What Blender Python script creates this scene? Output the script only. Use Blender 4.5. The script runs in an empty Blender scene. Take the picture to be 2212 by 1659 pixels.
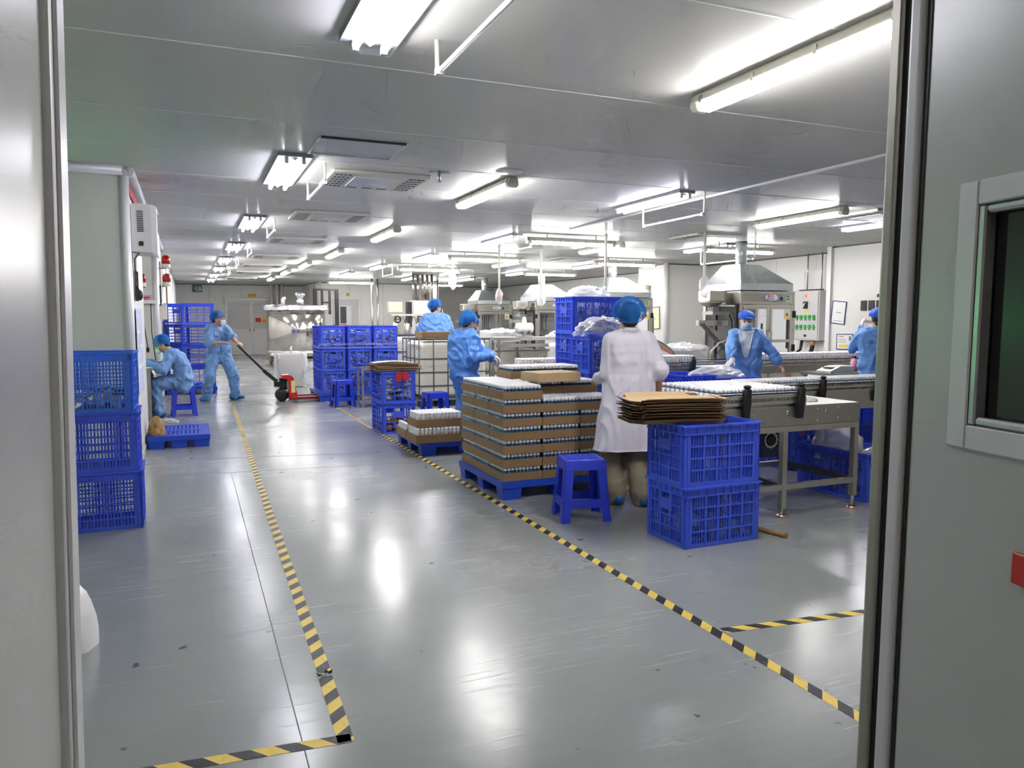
import bpy, bmesh, math, random
from mathutils import Vector, Matrix, noise
from mathutils.bvhtree import BVHTree
R = math.radians
random.seed(11)
scene = bpy.context.scene
C = scene.collection

# ------------------------------------------------------------------ camera, world, exposure
cam = bpy.data.cameras.new('camera')
cam.sensor_fit = 'HORIZONTAL'
cam.sensor_width = 36.0
cam.lens = 1640.0 / 2212.0 * 36.0
cam.clip_start = 0.05
cam.clip_end = 200
camera = bpy.data.objects.new('camera', cam)
camera.location = (0, 0, 1.42)
camera.rotation_euler = (R(90) - 0.08486, 0, -0.39903)
C.objects.link(camera)
scene.camera = camera

world = bpy.data.worlds.new('world')
scene.world = world
world.use_nodes = True
world.node_tree.nodes['Background'].inputs[0].default_value = (0.75, 0.8, 0.85, 1)
world.node_tree.nodes['Background'].inputs[1].default_value = 0.25

vs = scene.view_settings
vs.view_transform = 'Standard'
vs.look = 'None'
vs.gamma = 1
vs.use_curve_mapping = False
vs.exposure = 1.02
LAMP = 36.0            # emission of the tube lamps
H_CEIL = 2.8

cy = scene.cycles
cy.max_bounces = 6; cy.diffuse_bounces = 3; cy.glossy_bounces = 3; cy.transmission_bounces = 3; cy.transparent_max_bounces = 8
cy.caustics_reflective = False; cy.caustics_refractive = False
cy.sample_clamp_indirect = 6.0
cy.adaptive_threshold = 0.12; cy.adaptive_min_samples = 12

# ------------------------------------------------------------------ materials
def lin(c):
    return tuple(((x / 255) / 12.92 if x / 255 <= 0.04045 else ((x / 255 + 0.055) / 1.055) ** 2.4) for x in c) + (1.0,)

MATS = {}
def mat(name, col, rough=0.5, metal=0.0, var=0.0, vscale=6.0, stretch=(1, 1, 1), bump=0.0, bscale=40.0, spec=0.5,
        emit=0.0, alpha=1.0, trans=0.0, rvar=0.0, sub=0.0, coat=0.0):
    m = bpy.data.materials.new(name)
    m.use_nodes = True
    nt = m.node_tree
    b = nt.nodes['Principled BSDF']
    c = lin(col)
    b.inputs['Base Color'].default_value = c
    b.inputs['Roughness'].default_value = rough
    b.inputs['Metallic'].default_value = metal
    b.inputs['Specular IOR Level'].default_value = spec
    b.inputs['Alpha'].default_value = alpha
    b.inputs['Transmission Weight'].default_value = trans
    if coat:
        b.inputs['Coat Weight'].default_value = coat
    if sub:
        b.inputs['Subsurface Weight'].default_value = sub
        b.inputs['Subsurface Radius'].default_value = (0.02, 0.01, 0.006)
    if emit:
        b.inputs['Emission Color'].default_value = c
        b.inputs['Emission Strength'].default_value = emit
    if var or bump or rvar:
        tc = nt.nodes.new('ShaderNodeTexCoord')
        mp = nt.nodes.new('ShaderNodeMapping')
        mp.inputs['Scale'].default_value = stretch
        nt.links.new(tc.outputs['Object'], mp.inputs['Vector'])
        n = nt.nodes.new('ShaderNodeTexNoise')
        n.inputs['Scale'].default_value = vscale
        n.inputs['Detail'].default_value = 5
        nt.links.new(mp.outputs['Vector'], n.inputs['Vector'])
        if var:
            mr = nt.nodes.new('ShaderNodeMapRange')
            mr.inputs['To Min'].default_value = 1 - var
            mr.inputs['To Max'].default_value = 1 + var
            mr.inputs['From Min'].default_value = 0.25
            mr.inputs['From Max'].default_value = 0.75
            nt.links.new(n.outputs['Fac'], mr.inputs['Value'])
            mx = nt.nodes.new('ShaderNodeVectorMath')
            mx.operation = 'SCALE'
            mx.inputs[0].default_value = c[:3]
            nt.links.new(mr.outputs['Result'], mx.inputs['Scale'])
            nt.links.new(mx.outputs['Vector'], b.inputs['Base Color'])
        if rvar:
            mr = nt.nodes.new('ShaderNodeMapRange')
            mr.inputs['To Min'].default_value = max(0.02, rough - rvar)
            mr.inputs['To Max'].default_value = rough + rvar
            mr.inputs['From Min'].default_value = 0.3
            mr.inputs['From Max'].default_value = 0.7
            nt.links.new(n.outputs['Fac'], mr.inputs['Value'])
            nt.links.new(mr.outputs['Result'], b.inputs['Roughness'])
        if bump:
            n2 = nt.nodes.new('ShaderNodeTexNoise')
            n2.inputs['Scale'].default_value = bscale
            n2.inputs['Detail'].default_value = 4
            nt.links.new(mp.outputs['Vector'], n2.inputs['Vector'])
            bp = nt.nodes.new('ShaderNodeBump')
            bp.inputs['Strength'].default_value = bump
            bp.inputs['Distance'].default_value = 0.02
            nt.links.new(n2.outputs['Fac'], bp.inputs['Height'])
            nt.links.new(bp.outputs['Normal'], b.inputs['Normal'])
    MATS[name] = m
    return m

def emis(name, col, s):
    m = bpy.data.materials.new(name)
    m.use_nodes = True
    nt = m.node_tree
    nt.nodes.remove(nt.nodes['Principled BSDF'])
    e = nt.nodes.new('ShaderNodeEmission')
    e.inputs[0].default_value = lin(col)
    e.inputs[1].default_value = s
    nt.links.new(e.outputs[0], nt.nodes['Material Output'].inputs[0])
    MATS[name] = m
    return m

def film(name, col, opac, rough=0.18, rise=0.55):
    """thin clear plastic film: part see-through, part glossy and milky"""
    m = bpy.data.materials.new(name)
    m.use_nodes = True
    nt = m.node_tree
    b = nt.nodes['Principled BSDF']
    b.inputs['Base Color'].default_value = lin(col)
    b.inputs['Roughness'].default_value = rough
    b.inputs['Specular IOR Level'].default_value = 0.8
    t = nt.nodes.new('ShaderNodeBsdfTransparent')
    t.inputs[0].default_value = (0.96, 0.97, 0.98, 1)
    lw = nt.nodes.new('ShaderNodeLayerWeight')
    lw.inputs['Blend'].default_value = 0.35
    mr = nt.nodes.new('ShaderNodeMapRange')
    mr.inputs['To Min'].default_value = opac
    mr.inputs['To Max'].default_value = min(1, opac + rise)
    nt.links.new(lw.outputs['Facing'], mr.inputs['Value'])
    mx = nt.nodes.new('ShaderNodeMixShader')
    nt.links.new(mr.outputs['Result'], mx.inputs['Fac'])
    nt.links.new(t.outputs[0], mx.inputs[1])
    nt.links.new(b.outputs[0], mx.inputs[2])
    nt.links.new(mx.outputs[0], nt.nodes['Material Output'].inputs[0])
    MATS[name] = m
    return m

def floor_mat():
    m = bpy.data.materials.new('epoxy_floor')
    m.use_nodes = True
    nt = m.node_tree
    b = nt.nodes['Principled BSDF']
    L = nt.links.new
    tc = nt.nodes.new('ShaderNodeTexCoord')
    n1 = nt.nodes.new('ShaderNodeTexNoise'); n1.inputs['Scale'].default_value = 0.8; n1.inputs['Detail'].default_value = 4
    L(tc.outputs['Object'], n1.inputs['Vector'])
    cr = nt.nodes.new('ShaderNodeValToRGB')
    cr.color_ramp.elements[0].position = 0.2; cr.color_ramp.elements[0].color = lin((134, 138, 138))
    cr.color_ramp.elements[1].position = 0.8; cr.color_ramp.elements[1].color = lin((150, 153, 152))
    L(n1.outputs['Fac'], cr.inputs['Fac'])
    # thin scratches: strongly stretched noise in several directions, cut to lines, thinned out by a slow mask
    lines = []
    for ang, st in ((0.55, (1.2, 46, 1)), (-0.95, (1.4, 52, 1)), (1.75, (1.0, 38, 1)), (0.15, (2.5, 60, 1))):
        mp = nt.nodes.new('ShaderNodeMapping')
        mp.inputs['Rotation'].default_value = (0, 0, ang)
        mp.inputs['Scale'].default_value = st
        L(tc.outputs['Object'], mp.inputs['Vector'])
        n = nt.nodes.new('ShaderNodeTexNoise'); n.inputs['Scale'].default_value = 1.0; n.inputs['Detail'].default_value = 2
        L(mp.outputs['Vector'], n.inputs['Vector'])
        mr_ = nt.nodes.new('ShaderNodeMapRange'); mr_.inputs['From Min'].default_value = 0.61; mr_.inputs['From Max'].default_value = 0.80
        L(n.outputs['Fac'], mr_.inputs['Value'])
        lines.append(mr_)
    ad = nt.nodes.new('ShaderNodeMath'); ad.operation = 'ADD'
    L(lines[0].outputs[0], ad.inputs[0]); L(lines[1].outputs[0], ad.inputs[1])
    ad1 = nt.nodes.new('ShaderNodeMath'); ad1.operation = 'ADD'
    L(lines[2].outputs[0], ad1.inputs[0]); L(lines[3].outputs[0], ad1.inputs[1])
    ad2 = nt.nodes.new('ShaderNodeMath'); ad2.operation = 'ADD'
    L(ad.outputs[0], ad2.inputs[0]); L(ad1.outputs[0], ad2.inputs[1])
    mxc = nt.nodes.new('ShaderNodeMixRGB'); mxc.inputs['Color2'].default_value = lin((186, 190, 188))
    mm = nt.nodes.new('ShaderNodeMath'); mm.operation = 'MULTIPLY'; mm.inputs[1].default_value = 0.07
    L(ad2.outputs[0], mm.inputs[0]); L(mm.outputs[0], mxc.inputs['Fac']); L(cr.outputs['Color'], mxc.inputs['Color1'])
    # small dark specks
    n3 = nt.nodes.new('ShaderNodeTexNoise'); n3.inputs['Scale'].default_value = 9; n3.inputs['Detail'].default_value = 2
    L(tc.outputs['Object'], n3.inputs['Vector'])
    mr3 = nt.nodes.new('ShaderNodeMapRange'); mr3.inputs['From Min'].default_value = 0.72; mr3.inputs['From Max'].default_value = 0.75
    L(n3.outputs['Fac'], mr3.inputs['Value'])
    mx3 = nt.nodes.new('ShaderNodeMixRGB'); mx3.inputs['Color2'].default_value = lin((88, 90, 88))
    L(mr3.outputs['Result'], mx3.inputs['Fac']); L(mxc.outputs['Color'], mx3.inputs['Color1'])
    L(mx3.outputs['Color'], b.inputs['Base Color'])
    mr = nt.nodes.new('ShaderNodeMapRange')
    mr.inputs['From Min'].default_value = 0.3; mr.inputs['From Max'].default_value = 0.7
    mr.inputs['To Min'].default_value = 0.17; mr.inputs['To Max'].default_value = 0.29
    L(n1.outputs['Fac'], mr.inputs['Value'])
    ra = nt.nodes.new('ShaderNodeMath'); ra.operation = 'MULTIPLY_ADD'; ra.inputs[1].default_value = 0.06
    L(ad2.outputs[0], ra.inputs[0]); L(mr.outputs['Result'], ra.inputs[2]); L(ra.outputs[0], b.inputs['Roughness'])
    n4 = nt.nodes.new('ShaderNodeTexNoise'); n4.inputs['Scale'].default_value = 3.5; n4.inputs['Detail'].default_value = 2
    L(tc.outputs['Object'], n4.inputs['Vector'])
    ad4 = nt.nodes.new('ShaderNodeMath'); ad4.operation = 'MULTIPLY_ADD'; ad4.inputs[1].default_value = 0.1
    L(ad2.outputs[0], ad4.inputs[0]); L(n4.outputs['Fac'], ad4.inputs[2])
    bp = nt.nodes.new('ShaderNodeBump'); bp.inputs['Strength'].default_value = 0.08; bp.inputs['Distance'].default_value = 0.02
    L(ad4.outputs[0], bp.inputs['Height']); L(bp.outputs['Normal'], b.inputs['Normal'])
    b.inputs['Specular IOR Level'].default_value = 0.5
    MATS['floor'] = m
    return m

def stripe_mat():
    """yellow and black hazard tape: 45 degree stripes printed along the strip (object X = length)"""
    m = bpy.data.materials.new('hazard_tape')
    m.use_nodes = True
    nt = m.node_tree
    b = nt.nodes['Principled BSDF']
    L = nt.links.new
    tc = nt.nodes.new('ShaderNodeTexCoord')
    sp = nt.nodes.new('ShaderNodeSeparateXYZ')
    L(tc.outputs['Object'], sp.inputs[0])
    a = nt.nodes.new('ShaderNodeMath'); a.operation = 'ADD'
    L(sp.outputs['X'], a.inputs[0]); L(sp.outputs['Y'], a.inputs[1])
    d = nt.nodes.new('ShaderNodeMath'); d.operation = 'DIVIDE'; d.inputs[1].default_value = 0.148
    L(a.outputs[0], d.inputs[0])
    f = nt.nodes.new('ShaderNodeMath'); f.operation = 'FRACT'
    L(d.outputs[0], f.inputs[0])
    g = nt.nodes.new('ShaderNodeMath'); g.operation = 'GREATER_THAN'; g.inputs[1].default_value = 0.5
    L(f.outputs[0], g.inputs[0])
    mx = nt.nodes.new('ShaderNodeMixRGB')
    mx.inputs['Color1'].default_value = lin((36, 36, 42)); mx.inputs['Color2'].default_value = lin((224, 194, 84))
    L(g.outputs[0], mx.inputs['Fac'])
    n = nt.nodes.new('ShaderNodeTexNoise'); n.inputs['Scale'].default_value = 28; n.inputs['Detail'].default_value = 6
    L(tc.outputs['Object'], n.inputs['Vector'])
    mr = nt.nodes.new('ShaderNodeMapRange'); mr.inputs['From Min'].default_value = 0.55; mr.inputs['From Max'].default_value = 0.8
    mr.inputs['To Max'].default_value = 0.5
    L(n.outputs['Fac'], mr.inputs['Value'])
    m2 = nt.nodes.new('ShaderNodeMixRGB'); m2.inputs['Color2'].default_value = lin((110, 108, 100))
    L(mr.outputs['Result'], m2.inputs['Fac']); L(mx.outputs['Color'], m2.inputs['Color1'])
    L(m2.outputs['Color'], b.inputs['Base Color'])
    b.inputs['Roughness'].default_value = 0.45
    MATS['tape'] = m
    return m

floor_mat(); stripe_mat()
def ceiling_mat():
    # satin paint on steel sheet: matt body with a weak, slightly blurred sheen
    m = mat('ceiling', (206, 205, 202), 0.6, var=0.02, vscale=0.6, spec=0.0)
    nt = m.node_tree; b = nt.nodes['Principled BSDF']; L = nt.links.new
    g = nt.nodes.new('ShaderNodeBsdfGlossy'); g.inputs['Roughness'].default_value = 0.24; g.inputs['Color'].default_value = (1, 1, 1, 1)
    lw = nt.nodes.new('ShaderNodeLayerWeight'); lw.inputs['Blend'].default_value = 0.3
    mr = nt.nodes.new('ShaderNodeMapRange'); mr.inputs['To Min'].default_value = 0.035; mr.inputs['To Max'].default_value = 0.13
    L(lw.outputs['Facing'], mr.inputs['Value'])
    x = nt.nodes.new('ShaderNodeMixShader'); L(mr.outputs['Result'], x.inputs[0]); L(b.outputs[0], x.inputs[1]); L(g.outputs[0], x.inputs[2])
    L(x.outputs[0], nt.nodes['Material Output'].inputs[0])
ceiling_mat()
mat('wall', (221, 220, 215), 0.4, var=0.03, vscale=1.2, bump=0.01, bscale=6)
mat('wall_grey', (196, 195, 192), 0.35, var=0.03, vscale=1.2)
mat('door_paint', (188, 190, 187), 0.3, var=0.03, vscale=1.5, bump=0.04, bscale=3.0, spec=0.5)
mat('alu', (196, 197, 198), 0.3, 0.75, var=0.04, vscale=3)
mat('alu_white', (214, 214, 216), 0.35, 0.1)
mat('rubber', (22, 22, 22), 0.6)
mat('steel', (190, 186, 177), 0.3, 1.0, var=0.05, vscale=2, stretch=(5, 5, 1), rvar=0.03)
mat('steel_dull', (166, 163, 154), 0.4, 0.9, var=0.06, vscale=2, rvar=0.04)
mat('mirror_steel', (205, 200, 194), 0.12, 1.0, var=0.05, vscale=2, stretch=(3, 3, 0.4), bump=0.06, bscale=3)
mat('galv', (196, 203, 205), 0.38, 0.85, var=0.06, vscale=9, rvar=0.07)
def pp(name, col, tcol, k):
    m = mat(name, col, 0.36, spec=0.45)
    nt = m.node_tree; b = nt.nodes['Principled BSDF']; t = nt.nodes.new('ShaderNodeBsdfTranslucent'); t.inputs[0].default_value = lin(tcol)
    x = nt.nodes.new('ShaderNodeMixShader'); x.inputs[0].default_value = k
    nt.links.new(b.outputs[0], x.inputs[1]); nt.links.new(t.outputs[0], x.inputs[2]); nt.links.new(x.outputs[0], nt.nodes['Material Output'].inputs[0])
pp('crate_blue', (88, 118, 240), (92, 126, 255), 0.36)
pp('crate_lit', (92, 146, 238), (104, 170, 255), 0.45)  # crate blue with the light on the top crate put into its colour
mat('pallet_blue', (34, 72, 188), 0.42, var=0.1, vscale=9, spec=0.4)
mat('stool_blue', (36, 62, 210), 0.3, var=0.06, vscale=8, spec=0.5)
mat('carton', (140, 112, 79), 0.75, var=0.06, vscale=14, stretch=(1, 1, 3))
mat('carton_shaded', (98, 75, 52), 0.8, var=0.1, vscale=30)  # carton darkened for the shade on the edges of the flat pile
mat('carton_pale', (196, 168, 128), 0.75, var=0.04, vscale=9)
mat('white_plastic', (226, 227, 230), 0.32, spec=0.5)
mat('cap_white', (238, 239, 242), 0.3, spec=0.5)
def cloth(name, col, rough, strength=0.5, scale=5.0, stretch=(1, 1, 0.7)):
    m = mat(name, col, rough, var=0.05, vscale=6)
    nt = m.node_tree; b = nt.nodes['Principled BSDF']; L = nt.links.new
    tc = nt.nodes.new('ShaderNodeTexCoord'); mp = nt.nodes.new('ShaderNodeMapping'); mp.inputs['Scale'].default_value = stretch
    L(tc.outputs['Object'], mp.inputs['Vector'])
    n = nt.nodes.new('ShaderNodeTexNoise'); n.noise_type = 'RIDGED_MULTIFRACTAL'; n.inputs['Scale'].default_value = scale; n.inputs['Detail'].default_value = 3; n.inputs['Distortion'].default_value = 0.6
    L(mp.outputs['Vector'], n.inputs['Vector'])
    bp = nt.nodes.new('ShaderNodeBump'); bp.inputs['Strength'].default_value = strength; bp.inputs['Distance'].default_value = 0.03
    L(n.outputs['Fac'], bp.inputs['Height']); L(bp.outputs['Normal'], b.inputs['Normal'])
    return m
mat('bottle_teal', (30, 76, 112), 0.3)
mat('bottle_blue', (40, 84, 160), 0.3)
mat('print_orange', (222, 146, 74), 0.5)
mat('print_black', (50, 50, 54), 0.5)
mat('cream', (226, 222, 208), 0.45, var=0.03, vscale=3)
mat('beige', (196, 188, 166), 0.5)
mat('lamp_grey', (198, 196, 184), 0.45)
mat('paint_white', (226, 226, 224), 0.4)
mat('ac_white', (208, 206, 196), 0.5)
mat('dark', (34, 34, 36), 0.5)
mat('black', (18, 18, 20), 0.45)
mat('black_gloss', (14, 14, 16), 0.2)
mat('dark_grey', (72, 74, 76), 0.45)
mat('cable_grey', (120, 120, 118), 0.5)
mat('red', (196, 34, 30), 0.35, coat=0.3)
mat('red_dark', (120, 30, 30), 0.4, var=0.2, vscale=10)
mat('red_clear', (200, 16, 14), 0.15, spec=0.7, trans=0.25)
mat('red_card', (178, 32, 40), 0.6)
mat('yellow', (236, 204, 64), 0.5)
mat('pale_yellow', (226, 216, 130), 0.5)
mat('orange', (224, 84, 40), 0.5)
mat('green', (44, 168, 70), 0.4)
mat('green_dark', (40, 110, 80), 0.5)
mat('teal_sign', (34, 108, 128), 0.4)
mat('blue_logo', (60, 110, 180), 0.5)
mat('motor_blue', (20, 30, 70), 0.4)
mat('navy', (34, 44, 110), 0.5)
mat('paper', (232, 232, 228), 0.7)
mat('paper_blue', (188, 196, 224), 0.6, var=0.12, vscale=3, stretch=(1, 1, 10))
mat('paper_greenlit', (196, 224, 204), 0.7)  # white paper with the green light cast put into its colour
mat('paper_yellow', (222, 222, 180), 0.7)
mat('wood', (140, 104, 66), 0.6, var=0.25, vscale=6, stretch=(1, 8, 8), bump=0.2, bscale=12)
mat('brown_bag', (150, 122, 72), 0.6, var=0.3, vscale=22)
mat('foil', (214, 214, 216), 0.22, 0.9, bump=0.5, bscale=14)
mat('sack', (226, 226, 226), 0.35, bump=0.15, bscale=20)
cloth('coverall', (108, 158, 222), 0.6, .55)
cloth('coverall_deep', (80, 134, 212), 0.42, .7)
cloth('coverall_dusk', (114, 154, 208), 0.66, .55)
cloth('lab_coat', (214, 210, 220), 0.7, .5, 5.0, (1, 1, .18))
cloth('trousers', (140, 130, 110), 0.8, .5)
mat('shirt', (196, 204, 216), 0.8)
mat('zip_white', (230, 230, 236), 0.6)
mat('skin', (206, 158, 126), 0.5, var=0.04, vscale=20)
mat('hair', (34, 26, 24), 0.5)
mat('mask', (176, 208, 232), 0.75)
mat('mask_white', (206, 220, 226), 0.75)
mat('glove', (226, 214, 212), 0.5)
mat('shoe_cover', (28, 92, 150), 0.45, var=0.15, vscale=18, bump=0.2, bscale=30)
mat('cap_cloth', (40, 104, 214), 0.6, var=0.08, vscale=14)
mat('pink', (224, 150, 176), 0.3)
mat('amber', (190, 140, 70), 0.3)
film('net_blue', (30, 118, 212), 0.46, 0.8, 0.5)
MATS['net_blue'].node_tree.nodes['Principled BSDF'].inputs['Specular IOR Level'].default_value = 0.1
film('film', (236, 238, 242), 0.16, 0.12, 0.6)
film('film_dense', (240, 241, 245), 0.36, 0.16, 0.55)
film('liner', (240, 240, 242), 0.25, 0.25)
film('acrylic', (120, 124, 130), 0.03, 0.05, 0.15)
mat('lamp_tray', (150, 150, 156), 0.5)
emis('tube_light', (255, 252, 250), LAMP)
emis('tube_cool', (240, 238, 255), LAMP * 0.9)
emis('added_lobby_light', (255, 246, 236), 7.5)
emis('led_red', (255, 60, 40), 3.0)
emis('led_orange', (255, 120, 50), 2.5)
emis('added_screen_glow', (90, 255, 160), 3.0)
emis('added_green_glow', (70, 255, 130), 3.5)

def glass_mat():
    m = mat('door_glass', (20, 24, 26), 0.06, spec=0.6)
    return m
glass_mat()
# ------------------------------------------------------------------ mesh helpers
class MB:
    def __init__(s):
        s.v = []; s.f = []; s.mi = []; s.sm = []
    def add(s, verts, faces, mi=0, smooth=False):
        o = len(s.v)
        s.v.extend(tuple(v) for v in verts)
        for f in faces:
            s.f.append(tuple(i + o for i in f)); s.mi.append(mi); s.sm.append(smooth)
        return s
    def box(s, x0, x1, y0, y1, z0, z1, mi=0):
        return s.add([(x0, y0, z0), (x1, y0, z0), (x1, y1, z0), (x0, y1, z0), (x0, y0, z1), (x1, y0, z1), (x1, y1, z1), (x0, y1, z1)],
                     [(0, 3, 2, 1), (4, 5, 6, 7), (0, 1, 5, 4), (1, 2, 6, 5), (2, 3, 7, 6), (3, 0, 4, 7)], mi)
    def cb(s, c, d, mi=0, M=None):
        x, y, z = d[0] / 2, d[1] / 2, d[2] / 2
        vs = [Vector(p) for p in ((-x, -y, -z), (x, -y, -z), (x, y, -z), (-x, y, -z), (-x, -y, z), (x, -y, z), (x, y, z), (-x, y, z))]
        if M is not None:
            vs = [M @ p for p in vs]
        c = Vector(c)
        return s.add([p + c for p in vs], [(0, 3, 2, 1), (4, 5, 6, 7), (0, 1, 5, 4), (1, 2, 6, 5), (2, 3, 7, 6), (3, 0, 4, 7)], mi)
    def bar(s, p, q, w, h=None, mi=0, up=(0, 0, 1)):
        p = Vector(p); q = Vector(q); h = h or w
        d = (q - p).normalized(); u = Vector(up)
        if abs(d.dot(u)) > 0.98: u = Vector((1, 0, 0))
        a = d.cross(u).normalized() * (w / 2); b = a.cross(d).normalized() * (h / 2)
        vs = [p - a - b, p + a - b, p + a + b, p - a + b, q - a - b, q + a - b, q + a + b, q - a + b]
        return s.add(vs, [(0, 3, 2, 1), (4, 5, 6, 7), (0, 1, 5, 4), (1, 2, 6, 5), (2, 3, 7, 6), (3, 0, 4, 7)], mi)
    def tube(s, pts, r, n=8, mi=0, caps=True, smooth=True):
        pts = [Vector(p) for p in pts]; m = len(pts)
        rs = r if isinstance(r, (list, tuple)) else [r] * m
        vs = []; pu = None
        for i, p in enumerate(pts):
            d = (pts[min(i + 1, m - 1)] - pts[max(i - 1, 0)])
            d = d.normalized() if d.length > 1e-9 else Vector((0, 0, 1))
            if pu is None:
                u = Vector((0, 0, 1)) if abs(d.z) < 0.9 else Vector((1, 0, 0))
            else:
                u = pu
            a = (u - d * u.dot(d))
            a = a.normalized() if a.length > 1e-6 else d.orthogonal().normalized()
            pu = a; b = d.cross(a)
            for k in range(n):
                t = 2 * math.pi * k / n
                vs.append(p + a * math.cos(t) * rs[i] + b * math.sin(t) * rs[i])
        fs = []
        for i in range(m - 1):
            for k in range(n):
                k2 = (k + 1) % n
                fs.append((i * n + k, i * n + k2, (i + 1) * n + k2, (i + 1) * n + k))
        s.add(vs, fs, mi, smooth)
        if caps:
            o = len(s.v) - len(vs)
            s.f.append(tuple(o + k for k in reversed(range(n)))); s.mi.append(mi); s.sm.append(False)
            s.f.append(tuple(o + (m - 1) * n + k for k in range(n))); s.mi.append(mi); s.sm.append(False)
        return s
    def lathe(s, prof, n=16, c=(0, 0, 0), M=None, mi=0, smooth=True, sx=1, sy=1, caps=True):
        c = Vector(c); vs = []
        for r, z in prof:
            for k in range(n):
                t = 2 * math.pi * k / n
                p = Vector((r * math.cos(t) * sx, r * math.sin(t) * sy, z))
                vs.append((M @ p if M is not None else p) + c)
        fs = []; m = len(prof)
        for i in range(m - 1):
            for k in range(n):
                k2 = (k + 1) % n
                fs.append((i * n + k, i * n + k2, (i + 1) * n + k2, (i + 1) * n + k))
        s.add(vs, fs, mi, smooth)
        o = len(s.v) - len(vs)
        if caps and prof[0][0] > 1e-6:
            s.f.append(tuple(o + k for k in reversed(range(n)))); s.mi.append(mi); s.sm.append(False)
        if caps and prof[-1][0] > 1e-6:
            s.f.append(tuple(o + (m - 1) * n + k for k in range(n))); s.mi.append(mi); s.sm.append(False)
        return s
    def prism(s, poly, a, b, axis='y', mi=0):
        """poly: list of 2d points; extruded along axis from a to b"""
        n = len(poly)
        def P(u, v, w):
            return {'y': (u, w, v), 'x': (w, u, v), 'z': (u, v, w)}[axis]
        vs = [P(u, v, a) for u, v in poly] + [P(u, v, b) for u, v in poly]
        fs = [tuple(range(n))[::-1], tuple(range(n, 2 * n))] + [(i, (i + 1) % n, n + (i + 1) % n, n + i) for i in range(n)]
        return s.add(vs, fs, mi)
    def grid(s, fn, nu, nv, mi=0, smooth=True, closeu=False):
        vs = [fn(i / nu, j / nv) for j in range(nv + 1) for i in range(nu + 1)]
        fs = [(j * (nu + 1) + i, j * (nu + 1) + i + 1, (j + 1) * (nu + 1) + i + 1, (j + 1) * (nu + 1) + i) for j in range(nv) for i in range(nu)]
        return s.add(vs, fs, mi, smooth)
    def caps(s, p, q, r1, r2=None, n=10, mi=0, flat=None):
        """closed tapered capsule"""
        r2 = r1 if r2 is None else r2
        p = Vector(p); q = Vector(q); d = q - p; L = d.length
        if L < 1e-6:
            d = Vector((0, 0, 1)); L = 0
        q_ = d.normalized()
        M = q_.to_track_quat('Z', 'Y').to_matrix()
        prof = [(0, -r1)]
        for a in (60, 30): prof.append((r1 * math.cos(R(a)), -r1 * math.sin(R(a))))
        prof.append((r1, 0)); prof.append((r2, L))
        for a in (30, 60): prof.append((r2 * math.cos(R(a)), L + r2 * math.sin(R(a))))
        prof.append((0, L + r2))
        vs = []; fs = []
        vs.append(p + M @ Vector((0, 0, -r1)))
        for r, z in prof[1:-1]:
            for k in range(n):
                t = 2 * math.pi * k / n
                vs.append(p + M @ Vector((r * math.cos(t), r * math.sin(t), z)))
        vs.append(p + M @ Vector((0, 0, L + r2)))
        m = len(prof) - 2
        for k in range(n):
            k2 = (k + 1) % n
            fs.append((0, 1 + k2, 1 + k))
            for i in range(m - 1):
                fs.append((1 + i * n + k, 1 + i * n + k2, 1 + (i + 1) * n + k2, 1 + (i + 1) * n + k))
            fs.append((1 + (m - 1) * n + k, 1 + (m - 1) * n + k2, 1 + m * n))
        return s.add(vs, fs, mi, True)
    def ell(s, c, rx, ry, rz, n=14, m=9, mi=0, M=None):
        c = Vector(c); vs = [None]; 
        def T(p):
            p = Vector(p)
            return (M @ p if M is not None else p) + c
        vs = [T((0, 0, -rz))]
        for j in range(1, m):
            a = -math.pi / 2 + math.pi * j / m
            for k in range(n):
                t = 2 * math.pi * k / n
                vs.append(T((rx * math.cos(a) * math.cos(t), ry * math.cos(a) * math.sin(t), rz * math.sin(a))))
        vs.append(T((0, 0, rz)))
        fs = []
        for k in range(n):
            k2 = (k + 1) % n
            fs.append((0, 1 + k2, 1 + k))
            for j in range(m - 2):
                fs.append((1 + j * n + k, 1 + j * n + k2, 1 + (j + 1) * n + k2, 1 + (j + 1) * n + k))
            fs.append((1 + (m - 2) * n + k, 1 + (m - 2) * n + k2, 1 + (m - 1) * n))
        return s.add(vs, fs, mi, True)
    def mesh(s, name, mats):
        me = bpy.data.meshes.new(name)
        me.from_pydata(s.v, [], s.f)
        mats = mats if isinstance(mats, (list, tuple)) else [mats]
        for m in mats:
            me.materials.append(MATS[m])
        me.polygons.foreach_set('material_index', s.mi)
        me.polygons.foreach_set('use_smooth', s.sm)
        me.update()
        return me
    def build(s, name, mats, parent=None, loc=None, rz=0, bevel=0, seg=1):
        o = bpy.data.objects.new(name, s.mesh(name, mats))
        C.objects.link(o)
        if parent is not None: o.parent = parent
        if loc is not None: o.location = loc
        if rz: o.rotation_euler = (0, 0, rz)
        if bevel:
            b = o.modifiers.new('bevel', 'BEVEL'); b.width = bevel; b.segments = seg; b.limit_method = 'ANGLE'; b.angle_limit = R(40)
        return o

def tag(o, label, cat, group=None, kind=None):
    o['label'] = label; o['category'] = cat
    if group: o['group'] = group
    if kind: o['kind'] = kind
    return o

def thing(name, label, cat, loc=(0, 0, 0), rz=0, group=None):
    o = bpy.data.objects.new(name, None)
    o.empty_display_size = 0.1
    C.objects.link(o)
    o.location = loc; o.rotation_euler = (0, 0, rz)
    return tag(o, label, cat, group)

def struct(name, mb, mats, parent=None, bevel=0):
    o = mb.build(name, mats, parent, bevel=bevel)
    if parent is None: o['kind'] = 'structure'
    return o

def sroot(name):
    o = bpy.data.objects.new(name, None); C.objects.link(o); o['kind'] = 'structure'; return o

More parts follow.
